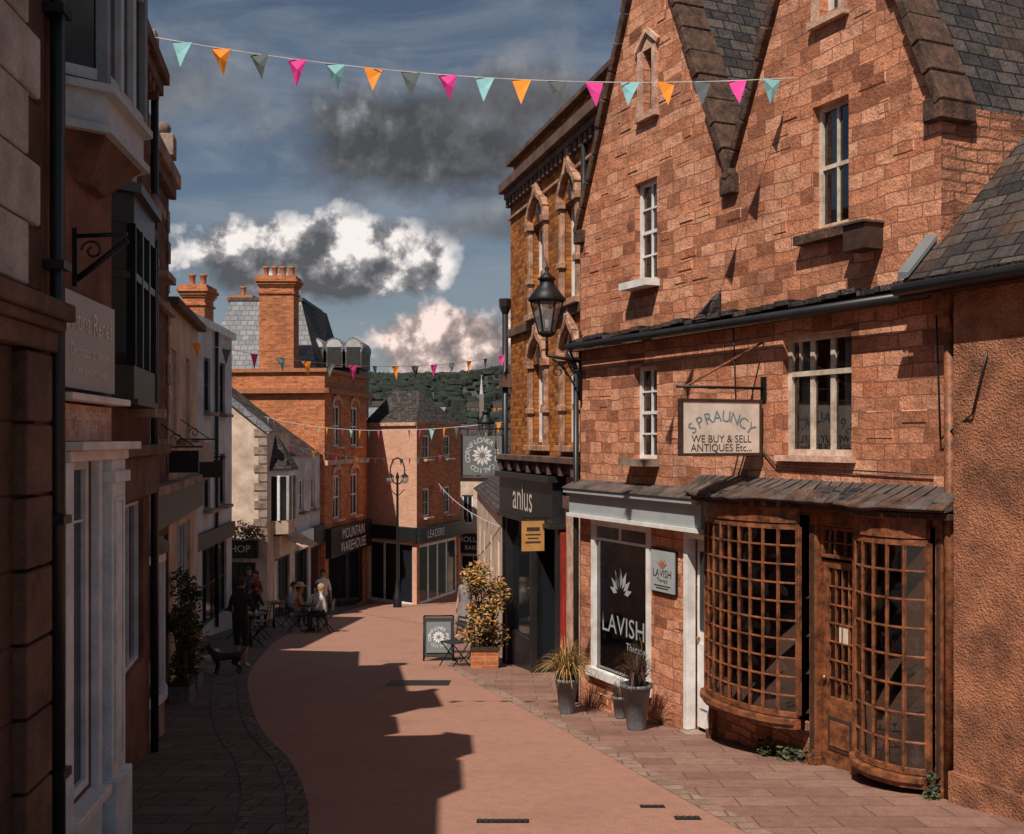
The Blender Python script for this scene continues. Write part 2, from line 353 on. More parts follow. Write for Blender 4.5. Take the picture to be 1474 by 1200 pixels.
def clear(u,z,w,h):
    for o in (W1,W2,W3,W4,W5,W6,LW,LD,SP,(1.85,2.5,.1,.7),(-.1,6.8,.9,1.75),(-.1,6.6,3.05,3.7),(4.6,5.9,3.6,4.02),(1.1,2.1,1.5,1.8),(4.2,5.5,1.7,1.9)):
        if u-.03<o[1] and u+w+.03>o[0] and z-.03<o[3] and z+h+.03>o[2]: return False
    if z+h>4.7:
        for a,ap,top,b in ((.02,1.8,8.35,3.5),(3.5,5.05,7.95,6.46)):
            if a<u+w/2<b:
                zz=z+h+.15
                ul=a+(ap-a)*(zz-4.85)/(top-4.85); ur=b-(b-ap)*(zz-4.85)/(top-4.85)
                return u>ul and u+w<ur
        return False
    return True
for i in range(300):
    u=rr.uniform(.1,6.1); z=-1.5+.14*rr.randint(0,66); w=rr.uniform(.14,.36); h=rr.choice([.12,.12,.13,.26])
    if not clear(u,z,w,h): continue
    t=rr.uniform(.004,.012); e=.012
    F=[(u+e,-t,z+e),(u+w-e,-t*rr.uniform(.6,1.2),z+e),(u+w-e,-t,z+h-e),(u+e,-t*rr.uniform(.6,1.2),z+h-e)]; B=[(u,0.002,z),(u+w,0.002,z),(u+w,0.002,z+h),(u,0.002,z+h)]
    g.poly(F,stone)
    for k in range(4): g.poly([B[k],B[(k+1)%4],F[(k+1)%4],F[k]],stone)
g.obj('proud_stones',E)
g=G() # roofs
for u0,u1,ua,za in ((.02,3.5,1.8,8.35),(3.5,6.46,5.05,7.95)):
    g.poly([(u0-.0,.25,4.85),(ua,.25,za),(ua,5,za),(u0,5,4.85)],slate); g.poly([(u1,.25,4.85),(ua,.25,za),(ua,5,za),(u1,5,4.85)],slate)
    n=11; rr=random.Random(5)
    for (a,b) in ((u1,ua),(u0,ua)):
        for i in range(n): # uneven coping stones
            t0=i/n;t1=(i+.97)/n; jy=rr.uniform(0,.03)
            g.slab(a+(b-a)*t0,4.82+(za-4.82)*t0,a+(b-a)*t1,4.82+(za-4.82)*t1,-.07-jy,.31+jy,.085+rr.uniform(0,.025),moss)
    g.box(ua-.06,ua+.06,.3,5,za-.03,za+.05,terr)
g.box(3.36,3.62,-.08,.35,4.66,4.88,moss); g.box(6.32,6.54,-.08,.33,4.7,4.9,moss); g.box(-.06,.14,-.08,.3,4.68,4.86,moss)
g.obj('roof',E,.012)
g=G() # string course / gutter
for i in range(28):
    a=-.04+i*.235; g.box(a,a+.23,-.15-.01*(i%3),.0,3.30+.012*((i*5)%4),3.35+.012*((i*5)%4),slate)
g.box(-.05,6.5,-.11,-.002,3.2,3.295,moss)
g.cyl((-.06,-.2,3.26),(6.55,-.2,3.22),.045,.045,8,black)
g.hexa([(2.95,-.17,3.34),(3.3,-.17,3.34),(3.3,0,3.34),(2.95,0,3.34),(3.0,-.15,3.37),(3.3,-.15,3.38),(3.3,-.002,3.66),(3.15,-.002,3.6)],slate)
g.tube([(.03,-.2,3.2),(.03,-.08,2.95),(.03,-.08,-1.6)],.04,black)
g.tube([(6.62,-.16,3.15),(6.62,-.07,2.9),(6.62,-.07,-.98)],.045,wood); g.lathe((6.62,-.14,3.0),[(.04,0),(.1,.12),(.11,.26),(.02,.27)],4,wood,ph=.785)
g.tube([(3.55,-.02,3.2),(3.6,-.02,2.2),(4.3,-.03,1.72),(6.4,-.03,1.7)],.007,black)
g.tube([(6.45,-.05,3.2),(6.5,-.05,2.0),(6.95,-.17,2.2),(7.1,-.17,2.7)],.008,black)
g.box(5.5,5.78,-.22,0,3.72,3.95,wooddk); g.box(5.48,5.8,-.25,0,3.95,3.97,lead)
g.obj('gutter',E)
g=G()
window(g,*W1,.08,2,4,sill=stoneL,sash=True,curt=True); window(g,*W3,.08,2,4,sill=white,sash=True,drop=.3)
window(g,*W4,.08,2,2,sill=None,sash=True,curt=True,fm=creamp); g.box(4.68,5.46,-.13,.0,3.91,4.0,moss)
window(g,*W2,.07,3,1,fw=.06,bar=.06,curt=True,sill=None,fm=creamp); window(g,*W5,.1,1,1,fm=wooddk,gm=gdark); window(g,*W6,.1,1,2,fm=white,gm=gdark)
g.box(4.43,5.30,.06,.125,2.63,2.68,creamp); g.box(4.52,4.54,.08,.11,2.68,2.98,creamp)
g.box(4.30,5.43,-.06,.07,1.78,1.838,stoneP)
g.lathe((5.05,.2,1.9),[(.03,0),(.05,.1),(.03,.2),(.04,.25)],8,brass)
for w in (W5,W6):
    for a,b in ((w[0]-.09,w[0]-.005),(w[1]+.005,w[1]+.09)): g.box(a,b,-.04,-.001,w[2]-.05,w[3],stoneP)
    c=(w[0]+w[1])/2; g.slab(w[0]-.13,w[3]+.0,c,w[3]+.2,-.05,-.001,.06,stoneP); g.slab(c,w[3]+.2,w[1]+.13,w[3]+.0,-.05,-.001,.06,stoneP); g.poly([(w[0]-.05,-.01,w[3]),(w[1]+.05,-.01,w[3]),(c,-.01,w[3]+.17)],stoneP)
    g.box(w[0]-.12,w[1]+.12,-.07,-.001,w[2]-.12,w[2]-.052,stoneP)
g.obj('windows',E)
# therapy shopfront
g=G()
g.box(-.02,3.14,-.16,-.002,1.0,1.27,signg); g.box(-.05,3.17,-.24,-.002,1.275,1.33,signg); g.box(-.03,3.15,-.2,-.003,.95,.997,white)
g.hexa([(-.05,-.26,1.335),(3.17,-.26,1.335),(3.17,-.002,1.335),(-.05,-.002,1.335),(-.05,-.25,1.35),(3.17,-.25,1.35),(3.17,-.002,1.45),(-.05,-.002,1.45)],lead)
g.box(.36,.44,-.03,.05,-1.12,.93,white); g.box(1.76,1.84,-.03,.05,-1.12,.93,white); g.box(.441,1.759,-.028,.05,.85,.93,white); g.box(.30,1.86,-.08,.05,-1.16,-1.05,white)
g.box(.44,1.76,0,.03,.66,.69,white); g.box(1.05,1.08,0,.03,.69,.85,white)
g.poly([(.44,.02,-1.05),(1.76,.02,-1.05),(1.76,.02,.85),(.44,.02,.85)],gshop)
g.box(.3,1.9,.5,.52,-1.2,1.0,interior)
for i in range(5): g.lathe((.55+.27*i,.3,-1.0),[(.05,0),(.07,.1+.03*(i%2)),(.03,.2+.05*(i%3)),(.035,.26+.05*(i%3))],8,china)
g.text('LAVISH',.345,(1.13,.012,-.42),(1,0,0),(0,0,1),signg); g.text('Therapy',.14,(1.45,.012,-.65),(1,0,0),(0,0,1),signg)
for i in range(7):
    a=(i-3)*.42; L_=.38-.03*abs(i-3); c=Vector((1.08,0,-.02)); d=Vector((math.sin(a),0,math.cos(a))); p=Vector((math.cos(a),0,-math.sin(a)))
    q=Vector((0,.012-i*.0003,0)); g.poly([tuple(c+d*.1+q),tuple(c+d*L_*.6+p*.042+q),tuple(c+d*L_+q),tuple(c+d*L_*.6-p*.042+q)],signg)
g.obj('therapy_shopfront',E,.004)
g=G()
g.box(2.60,2.68,-.04,.08,-1.36,.92,white); g.box(3.08,3.17,-.04,.08,-1.36,.92,white); g.box(2.681,3.079,-.035,.08,.86,.92,white)
g.box(2.681,3.079,.1,.14,-1.33,.855,white); g.box(2.75,3.01,.085,.1,-.2,.7,gdark); g.box(2.75,3.01,.08,.1,-1.1,-.35,white); g.cyl((2.73,.06,-.3),(2.73,.1,-.3),.02,.02,8,brass)
g.box(2.6,3.17,-.12,.1,-1.48,-1.365,stoneL)
g.obj('white_door',E,.004)
g=G(); g.box(1.9,2.42,-.045,-.003,.17,.66,signg); g.box(1.885,2.435,-.03,-.002,.155,.675,iron)
for i in range(5):
    a=(i-2)*.5; g.poly([(2.16,-.05,.45),(2.16+.05*math.sin(a-.3),-.05,.45+.07*math.cos(a-.3)),(2.16+.13*math.sin(a),-.05,.45+.13*math.cos(a)),(2.16+.05*math.sin(a+.3),-.05,.45+.07*math.cos(a+.3))],terr)
g.text('LAVISH',.13,(2.16,-.05,.39),(1,0,0),(0,0,1),ink); g.text('Therapy',.07,(2.16,-.05,.31),(1,0,0),(0,0,1),ink); g.box(1.98,2.34,-.05,-.046,.24,.25,ink); g.box(2.03,2.29,-.05,-.046,.21,.22,ink)
g.obj('therapy_sign',E)
# Antiques bow shopfront
def bowy(u,u0,u1,s): c=(u0+u1)/2;h=(u1-u0)/2; return -s*math.sqrt(max(0,1-((u-c)/h*.93)**2))-.02
def bow(g,u0,u1,z0,z1,s,nx,nz):
    P=[(u0+(u1-u0)*i/nx) for i in range(nx+1)]; Q=[(u,bowy(u,u0,u1,s)) for u in P]
    for i,(u,y) in enumerate(Q):
        w=.026 if i in(0,nx) else .010; g.box(u-w,u+w,y-.012,y+.03,z0,z1,wood)
    for j in range(nz+1):
        z=z0+(z1-z0)*j/nz; t=.028 if j in(0,nz) else .009
        for (a,ya),(b,yb) in zip(Q[:-1],Q[1:]):
            g.hexa([(a,ya-.006,z-t),(b,yb-.006,z-t),(b,yb+.03,z-t),(a,ya+.03,z-t),(a,ya-.006,z+t),(b,yb-.006,z+t),(b,yb+.03,z+t),(a,ya+.03,z+t)],wood)
    for (a,ya),(b,yb) in zip(Q[:-1],Q[1:]):
        for j in range(nz):
            za=z0+(z1-z0)*j/nz; zb=z0+(z1-z0)*(j+1)/nz; e=R.uniform(-.005,.005)
            g.poly([(a,ya+.012+e,za),(b,yb+.012-e,za),(b,yb+.012+e,zb),(a,ya+.012-e,zb)],gbow)
        for (o1,o2,zl,zh,m) in ((-.07,.04,z0-.09,z0-.035,wood),(-.03,.04,z0-.14,z0-.09,wood),(-.02,.03,z1+.035,z1+.2,wood),(-.06,.03,z1+.2,z1+.25,wood)):
            g.hexa([(a,ya+o1,zl),(b,yb+o1,zl),(b,yb+o2,zl),(a,ya+o2,zl),(a,ya+o1,zh),(b,yb+o1,zh),(b,yb+o2,zh),(a,ya+o2,zh)],m)
        g.poly([(a,ya+.0,z0-.12),(b,yb,z0-.12),(b,.05,z0-.2),(a,.05,z0-.2)],wooddk)
g=G()
bow(g,3.25,4.80,-.70,1.14,.40,10,10); bow(g,5.56,6.44,-.82,1.12,.30,6,8)
def pil(u0,u1,z0,z1=1.36,y0=-.06):
    g.box(u0,u1,y0,.06,z0,z1,wood); g.box(u0-.02,u1+.02,y0-.025,.05,z0,z0+.22,wood); g.box(u0-.015,u1+.015,y0-.02,.05,z1-.1,z1-.02,wood)
    g.box(u0+.02,u1-.02,y0-.01,y0,z0+.3,z1-.2,wooddk)
pil(3.14,3.21,-1.45); pil(4.84,4.94,-1.3); pil(5.46,5.53,-1.2,y0=-.07); pil(6.48,6.56,-1.15,y0=-.09); pil(6.62,6.72,-1.15)
g.box(3.21,4.84,.0,.05,-1.6,-.8,rubble); g.box(5.53,6.62,.0,.05,-1.4,-.9,rubble)
g.box(4.94,5.46,-.05,.03,1.17,1.36,wood)
g.obj('bow_shopfront',E,.003)
g=G() # door
window(g,4.95,5.45,.86,1.16,-.01,3,2,wood,gbow,.03,.016)
u0,u1=4.95,5.45; y=.02
window(g,u0,u1,-.55,.83,y,4,7,wood,gbow,.07,.016)
g.box(u0,u1,y,y+.05,-1.22,-.553,wood); g.box(u0+.08,u1-.08,y-.015,y,-.98,-.66,wooddk); g.box(u0+.12,u1-.12,y-.025,y-.01,-.94,-.7,wood); g.box(u0-.02,u1+.02,-.1,.06,-1.35,-1.225,stoneL)
g.ball((u0+.05,y-.03,-.3),.025,brass); g.box(5.15,5.27,y+.02,y+.03,.05,.22,signw)
g.obj('antiques_door',E,.003)
g=G() # canopy
ue=[2.92+i*(6.72-2.92)/26 for i in range(27)]
def cy(u):
    return min(-.22, bowy(u,3.1,4.9,.40)-.10 if 3.1<u<4.9 else -.2, bowy(u,5.4,6.6,.30)-.10 if 5.4<u<6.6 else -.2)
js=[R.uniform(-.012,.012) for _ in ue]
for i,(a,b) in enumerate(zip(ue[:-1],ue[1:])):
    ya,yb=cy(a),cy(b); j,k=js[i],js[i+1]
    g.hexa([(a,ya,1.385+j),(b,yb,1.385+k),(b,0,1.44),(a,0,1.44),(a,ya,1.415+j),(b,yb,1.415+k),(b,0,1.60),(a,0,1.60)],lead)
    g.hexa([(a,ya-.035,1.405+j),(b,yb-.035,1.405+k),(b,yb*.5,1.46),(a,ya*.5,1.46),(a,ya-.03,1.425+j),(b,yb-.03,1.425+k),(b,yb*.5,1.52),(a,ya*.5,1.52)],moss if i%3 else lead)
    if R.random()<.3: g.hexa([(a,ya*.95,1.43),(b-.01,yb*.95,1.43),(b-.01,yb*.4,1.53),(a,ya*.4,1.53),(a,ya*.97,1.452),(b-.01,yb*.93,1.452),(b-.01,yb*.4,1.56),(a,ya*.4,1.56)],slate)
    g.cyl((a,ya-.02,1.43+j),(a,-.01,1.605),.008,.008,5,lead)
    g.box(a,b,max(ya,yb)+.03,-.0,1.33,1.384,wooddk)
g.obj('canopy',E,.004)
g=G() # interior
g.box(3.2,6.7,1.1,1.12,-1.6,1.4,interior); g.box(3.2,6.7,.0,1.1,1.36,1.38,interior); g.box(3.2,6.7,.06,1.1,-1.35,-1.3,wooddk); g.box(4.9,4.92,.3,1.1,-1.3,1.3,interior)
g.obj('shop_interior',E)
g=G(); rr=random.Random(3)
for (a,b,zz,bu0,bu1,bs) in ((3.36,4.70,(-.72,-.33,.04,.42),3.25,4.80,.40),(5.66,6.36,(-.84,-.52,-.2,.15,.5),5.56,6.44,.30)):
    for z in zz:
        n=8
        for i in range(n):
            p=a+(b-a)*i/n; q=a+(b-a)*(i+1)/n
            g.poly([(p,bowy(p,bu0,bu1,bs)+.05,z),(q,bowy(q,bu0,bu1,bs)+.05,z),(q,.25,z),(p,.25,z)],wooddk)
        u=a+.05
        while u<b-.05:
            h=rr.uniform(.1,.27);r=rr.uniform(.028,.07);m=rr.choice([china,china,brass,white,signo,greyp,china]); yy=bowy(u,bu0,bu1,bs)+r+rr.uniform(.06,.14)
            t=rr.random()
            if t<.5: g.lathe((u,yy,z),[(r*.5,0),(r,h*.35),(r*.8,h*.6),(r*.35,h*.8),(r*.5,h)],9,m)
            elif t<.7: g.cyl((u,yy,z+.08),(u,yy+.012,z+.088),.075,.075,12,m)
            elif t<.85: g.box(u-r,u+r,yy,yy+.02,z,z+h,m); g.box(u-r*.7,u+r*.7,yy-.004,yy,z+.03,z+h-.03,interior)
            else: g.ball((u,yy,z+r),r,m); g.lathe((u,yy,z+r*1.8),[(.02,0),(.03,.05)],8,m)
            u+=r*2+rr.uniform(.01,.09)
g.obj('antiques_display',E)
# hanging sign
g=G(); us=4.06
g.box(us-.02,us+.02,-1.02,-.08,1.86,2.38,signw); g.box(us-.028,us+.028,-1.05,-1.021,1.83,2.41,wooddk); g.box(us-.028,us+.028,-.079,-.05,1.83,2.41,wooddk); g.box(us-.028,us+.028,-1.021,-.079,2.381,2.41,wooddk); g.box(us-.028,us+.028,-1.021,-.079,1.83,1.859,wooddk)
g.cyl((us,.0,2.53),(us,-1.08,2.53),.015,.015,6,iron); g.cyl((us,0,3.02),(us,-.98,2.53),.013,.013,6,wood); 
for y in (-.95,-.15): g.cyl((us,y,2.41),(us,y,2.53),.008,.008,5,iron)
g.box(us-.04,us+.04,-.02,0,2.4,2.65,iron)
for i,ch in enumerate('SPRAUNCY'):
    a=(i-3.5)*.205; g.text(ch,.165,(us+.0225,-.55+.54*math.sin(a),1.73+.50*math.cos(a)),(0,math.cos(a),-math.sin(a)),(0,math.sin(a),math.cos(a)),blueink)
g.text('WE BUY & SELL',.108,(us+.0225,-.55,2.00),(0,1,0),(0,0,1),ink); g.text('ANTIQUES Etc...',.108,(us+.0225,-.55,1.91),(0,1,0),(0,0,1),ink)
g.obj('hanging_antiques_sign',E)
# ---------------------------------------------------------------- R0 roughcast cottage
E=frame('roughcast_cottage',.937,15.29,.46,-1)
g=G(); wall(g,6.73,11,-2.1,3.36,[],roughcast,y=-.14); shell(g,6.73,11,5,-2.1,3.36,roughcast,y=-.14)
g.box(6.72,11,-.19,-.141,-2,-.72,roughcast)
g.obj('walls',E)
g=G()
g.hexa([(6.35,-.3,3.28),(11,-.3,3.28),(11,2.5,6.18),(6.35,2.5,6.18),(6.35,-.32,3.34),(11,-.32,3.34),(11,2.5,6.26),(6.35,2.5,6.26)],slate)
g.hexa([(6.3,-.33,3.34),(6.42,-.33,3.36),(6.42,2.5,6.27),(6.3,2.5,6.27),(6.3,-.33,3.42),(6.42,-.33,3.4),(6.42,2.5,6.32),(6.3,2.5,6.36)],signd)
g.poly([(6.35,2.5,6.2),(11,2.5,6.2),(11,5,3.3),(6.35,5,3.3)],slate)
g.cyl((6.3,-.36,3.26),(11,-.36,3.26),.05,.05,8,black); g.box(6.4,11,-.3,-.13,3.2,3.28,wooddk)
g.obj('roof',E)
# ---------------------------------------------------------------- R2 gothic brick shop
E=frame('gothic_brick_shop',-.028,21.41,.254,-1)
g=G(); A=(1.68,2.52,1.95,3.3);B_=(3.62,4.34,1.95,3.3);C=(1.68,2.52,4.25,5.75);D_=(3.62,4.34,4.25,5.75);S=(.12,3.6,-2.6,1.3)
C2=(5.3,5.9,4.25,5.75)
wall(g,0,6.6,-2.6,6.9,[A,B_,C,D_,S,C2],brickR2); shell(g,0,6.6,7,-2.6,6.9,brickR2); g.box(.05,6.6,.05,.3,6.9,7.25,brickR2)
g.poly([(0,0,6.9),(6.6,0,6.9),(6.6,7,6.9),(0,7,6.9)],lead); g.obj('walls',E)
g=G()
g.box(-.1,6.6,-.22,-.002,6.72,6.9,brownst); g.box(-.05,6.6,-.12,-.003,6.6,6.717,brownst); g.box(-.06,6.62,-.08,.33,7.25,7.34,brownst)
for i in range(26): g.box(.0+i*.255,.12+i*.255,-.1,-.004,6.44,6.6,brownst)
g.box(-.05,6.6,-.07,-.001,3.95,4.1,brownst); g.box(-.03,6.6,-.05,-.001,6.2,6.26,stoneR)
g.box(-.06,5.3,-.3,-.002,1.62,1.72,brownst); g.box(-.03,5.3,-.2,-.003,1.45,1.617,brownst)
for i in range(8): g.box(.15+i*.65,.27+i*.65,-.26,-.2,1.42,1.6,brownst)
for w in (A,B_,C,D_,C2):
    u0,u1,z0,z1=w;c=(u0+u1)/2
    for s0,s1 in ((u0-.14,u0-.01),(u1+.01,u1+.14)):
        g.box(s0,s1,-.08,-.002,z0-.05,z1-.05,stoneR); g.box(s0-.04,s1+.04,-.12,-.001,z1-.05,z1+.08,stoneR); g.box(s0-.04,s1+.04,-.11,-.001,z0+.5,z0+.6,stoneR)
    g.box(u0-.2,u1+.2,-.14,-.001,z0-.15,z0-.051,stoneR)
    pts=[(u0-.1,z1+.02),(u0-.08,z1+.18),(u0+.05,z1+.34),(c-.1,z1+.48),(c,z1+.66),(c+.1,z1+.48),(u1-.05,z1+.34),(u1+.08,z1+.18),(u1+.1,z1+.02)]
    for p,q in zip(pts[:-1],pts[1:]): g.slab(p[0],p[1],q[0],q[1],-.12,-.003,.08,stoneR,.03)
    g.poly([(p[0],-.02,p[1]) for p in pts],brickR2)
    g.poly([(c+.16*math.cos(t*.785),-.03,z1+.2+.16*math.sin(t*.785)) for t in range(8)],ink)
    g.box(c-.03,c+.03,-.1,-.02,z1+.6,z1+.85,stoneR); g.box(c-.07,c+.07,-.09,-.03,z1+.7,z1+.76,stoneR)
g.obj('stone_dressings',E,.008)
g=G()
for w in (A,B_,C,D_,C2): window(g,*w,.1,2,2,fm=white,gm=gdark,fw=.06,bar=.04)
g.obj('windows',E)
g=G()
g.box(.0,3.62,-.22,-.001,.62,1.3,black); g.box(-.05,3.7,-.32,-.001,1.3,1.4,black); g.box(-.02,3.66,-.27,-.002,.55,.62,black)
g.box(.0,.2,-.12,.1,-2.4,.55,black); g.box(1.75,1.9,-.1,.1,-2.3,.55,black); g.box(3.4,3.6,-.12,.1,-2.1,.55,black)
g.box(.2,1.75,-.05,.05,-2.35,-1.6,black); g.poly([(.2,0,-1.6),(1.75,0,-1.6),(1.75,0,.55),(.2,0,.55)],gdark)
g.box(1.9,3.4,.8,.82,-2.3,.55,darkp); g.poly([(1.9,0,-2.2),(1.9,.8,-2.2),(1.9,.8,.5),(1.9,0,.5)],gdark); g.box(2.3,2.9,.75,.8,-2.1,.0,wooddk)
g.text('anlus',.68,(1.75,-.23,.95),(1,0,0),(0,0,1),signw)
g.obj('black_shopfront',E,.006)
g=G(); g.box(3.63,3.78,-.1,-.003,-1.98,.5,redp); g.box(3.82,5.1,-.05,-.002,-2.1,1.4,stoneP); g.box(3.78,5.15,-.1,-.001,.9,1.1,brownst); g.obj('entrance_pier',E,.006)
g=G(); g.box(3.18,3.21,-.62,-.24,.17,.66,signo); g.box(3.18,3.21,-.62,-.1,.70,.72,iron); g.box(3.212,3.214,-.56,-.3,.30,.33,ink); g.box(3.212,3.214,-.52,-.34,.37,.39,ink); g.box(3.212,3.214,-.56,-.3,.43,.45,ink); g.box(3.212,3.214,-.54,-.32,.5,.56,ink); g.obj('ochre_hanging_sign',E)
g=G(); g.tube([(-.02,-.1,4.4),(-.02,-.1,-2.3)],.06,black,8); g.lathe((-.02,-.1,4.4),[(.06,0),(.12,.15),(.13,.3),(.02,.31)],6,black); g.box(-.14,.1,-.2,.0,3.0,3.25,brownst); g.tube([(4.75,-.06,6.6),(4.75,-.06,1.6)],.05,black); g.obj('downpipes',E)
# lantern
def lantern(name,x,y,z,s,wx,wy):
    E=empty(name); g=G(); c=(x,y,z)
    g.lathe(c,[(.06*s,-.02*s),(.09*s,0),(.12*s,.02*s),(.12*s,.05*s)],6,iron)
    for i in range(6):
        a=i*math.pi/3; b=a+math.pi/3
        p=lambda t,r,h:(x+math.cos(t)*r*s,y+math.sin(t)*r*s,z+h*s)
        g.cyl(p(a,.11,.04),p(a,.22,.46),.012*s,.012*s,5,iron); g.poly([p(a,.11,.05),p(b,.11,.05),p(b,.22,.46),p(a,.22,.46)],glamp)
        g.cyl(p(a,.22,.46),p(b,.22,.46),.018*s,.018*s,5,iron)
    g.lathe(c,[(.25*s,.46*s),(.26*s,.49*s),(.17*s,.6*s),(.1*s,.7*s),(.1*s,.74*s),(.13*s,.76*s),(.06*s,.82*s),(.02*s,.86*s),(.035*s,.9*s),(.012*s,.94*s),(.002*s,1.02*s)],12,iron)
    g.lathe(c,[(.03*s,.1*s),(.06*s,.2*s),(.05*s,.32*s),(.01*s,.36*s)],8,white)
    g.obj('lantern_head',E); g=G()
    zz=z-.02*s
    g.tube([(x,y,zz),(x,y,zz-.25*s)],.02*s,iron); g.tube([(x,y,zz-.25*s),(wx,wy,zz-.32*s)],.022*s,iron)
    n=14; P=[]
    for i in range(n+1):
        t=i/n; P.append((x+(wx-x)*(.15+.8*t),y+(wy-y)*(.15+.8*t),zz-.3*s-.45*s*t**1.6))
    g.tube(P,.014*s,iron)
    for k_,cx in enumerate((.35,.7)):
        q=[]
        for i in range(15):
            a=i*.55; r=(.11-.006*i)*s; q.append((x+(wx-x)*cx+math.cos(a)*r*(wx-x)/max(.01,math.hypot(wx-x,wy-y)),y+(wy-y)*cx,zz-.46*s+math.sin(a)*r))
        g.tube(q,.01*s,iron,5)
    g.tube([(wx,wy,zz+.1*s),(wx,wy,zz-.85*s)],.02*s,iron)
    g.obj('bracket',E)
lantern('wall_lantern',.47,15.0,3.40,1.0,.93,15.2)
lantern('wall_lantern',-.52,22.2,1.98,.72,-.03,21.4)
def ringsign(g,o,X,Y,r,ms,mi,size):
    o=Vector(o);X=Vector(X);Y=Vector(Y)
    n=len(RING)
    for i,ch in enumerate(RING):
        if ch==' ': continue
        a=i/n*2*math.pi-1.9; d=X*math.sin(a)+Y*math.cos(a); g.text(ch,size,o+d*r*.8,X*math.cos(a)-Y*math.sin(a),d,mi)
    for i in range(12):
        a=i*math.pi/6; d=X*math.sin(a)+Y*math.cos(a); p=X*math.cos(a)-Y*math.sin(a)
        g.poly([o+d*r*.12,o+d*r*.38+p*r*.09,o+d*r*.58,o+d*r*.38-p*r*.09],mi)
E=frame('cornflower_hanging_sign',-.028,21.41,.254,-1); g=G()
g.box(-.0,.03,-.95,-.18,1.32,2.06,signd); g.box(-.01,.04,-.98,-.95,1.28,2.1,iron); g.box(-.01,.04,-.18,-.15,1.28,2.1,iron); g.cyl((.015,0,2.2),(.015,-1.0,2.2),.015,.015,6,iron)
g.cyl((.015,-.3,2.06),(.015,-.3,2.2),.008,.008,5,iron);g.cyl((.015,-.85,2.06),(.015,-.85,2.2),.008,.008,5,iron)
ringsign(g,(.032,-.565,1.69),(0,1,0),(0,0,1),.36,signg,white,.13)
g.obj('sign_board',E)
# ---------------------------------------------------------------- L0 near-left building
E=frame('corner_jeweller_shop',-2.68,5.82,-.1,1)
g=G(); DW=(1.0,1.66,-.32,1.86)
wall(g,-4,2.25,-1.4,5.3,[DW,(1.05,2.0,4.1,5.0)],redren); shell(g,-4,2.25,6,-1.4,5.3,brickL)
g.poly([(-4,0,5.3),(2.25,0,5.3),(2.25,6,5.3),(-4,6,5.3)],lead)
g.obj('walls',E)
g=G()
for i in range(8): # quoins
    z=2.85+i*.36
    if i%2: g.box(-.8,.5,-.05,-.001,z,z+.345,beige); g.box(.505,.62,-.02,-.001,z,z+.345,wooddk)
    else: g.box(-.8,.3,-.05,-.001,z,z+.345,beige); g.box(.305,.62,-.02,-.001,z,z+.345,wooddk)
for i in range(9):
    z=-1.1+i*.4; g.box(-.8,.1,-.03,-.001,z,z+.4,wooddk); g.box(.12,.55,-.10,-.001,z,z+.38,brownst)
g.box(-.8,.62,-.16,-.001,2.62,2.68,brownst); g.box(-.8,.66,-.2,-.001,2.68,2.78,brownst); g.box(-.8,.6,-.12,-.0015,2.5,2.62,brownst)
g.obj('quoins',E,.012)
g=G(); g.tube([(.74,-.07,5.3),(.74,-.07,-.85)],.045,black,8); 
for z in (0,1.5,3,4.5): g.box(.66,.82,-.13,-.0,z,z+.05,black)
g.obj('downpipe',E)
g=G()
g.box(.85,2.28,-.13,-.001,2.24,2.285,white); g.box(.82,2.3,-.2,-.002,1.93,1.985,white); g.box(.85,2.26,-.12,-.0025,1.86,1.928,white)
g.box(.82,.97,-.1,.0,-1.1,1.86,greyp); g.box(1.70,1.78,-.06,.0,-1.1,1.86,greyp); g.box(1.84,2.2,-.11,.0,-1.1,1.86,greyp); g.box(1.80,2.24,-.15,.0,-1.15,-.35,greyp); g.box(1.81,2.23,-.14,.0,1.7,1.78,greyp)
g.box(1.90,1.93,-.125,-.11,-.25,1.6,greyp);g.box(2.11,2.14,-.125,-.11,-.25,1.6,greyp);g.box(1.93,2.11,-.125,-.11,1.57,1.6,greyp);g.box(1.93,2.11,-.125,-.11,-.25,-.22,greyp)
g.box(.97,1.70,-.08,.0,-1.1,-.4,greyp); g.box(.95,1.72,-.14,.0,-.4,-.34,white)
window(g,*DW,.0,1,1,fm=greyp,gm=gdark,fw=.06); g.box(1.06,1.6,.02,.03,1.45,1.47,greyp)
g.obj('grey_shopfront',E,.006)
g=G(); g.box(.86,2.1,-.06,-.022,2.32,2.92,signg); g.text('Antina Renes',.2,(1.48,-.065,2.75),(1,0,0),(0,0,1),white); g.text('Dedicated to the art',.11,(1.48,-.065,2.56),(1,0,0),(0,0,1),white); g.text('of fine jewellery design',.09,(1.48,-.065,2.44),(1,0,0),(0,0,1),white); g.obj('jeweller_sign',E,.004)
g=G(); g.box(.86,2.05,-.05,-.022,1.99,2.22,stoneP); g.text('CERAMICS PAINTING STUDIO',.075,(1.45,-.055,2.15),(1,0,0),(0,0,1),white); g.text('& CAFE ART',.08,(1.45,-.055,2.06),(1,0,0),(0,0,1),white); g.obj('ceramics_sign',E,.003)
g=G() # oriel
pf=[(.88,0),(1.08,-.26),(2.1,-.26),(2.3,0)]
def prism(g,pf,z0,z1,m,s=0,pf2=None):
    pf2=pf2 or pf
    for (a,b),(c,d) in zip(zip(pf[:-1],pf[1:]),zip(pf2[:-1],pf2[1:])): g.poly([(a[0],a[1],z0),(b[0],b[1],z0),(d[0],d[1],z1),(c[0],c[1],z1)],m)
    g.poly([(p[0],p[1],z1) for p in pf2],m); g.poly([(p[0],p[1],z0) for p in pf],m)
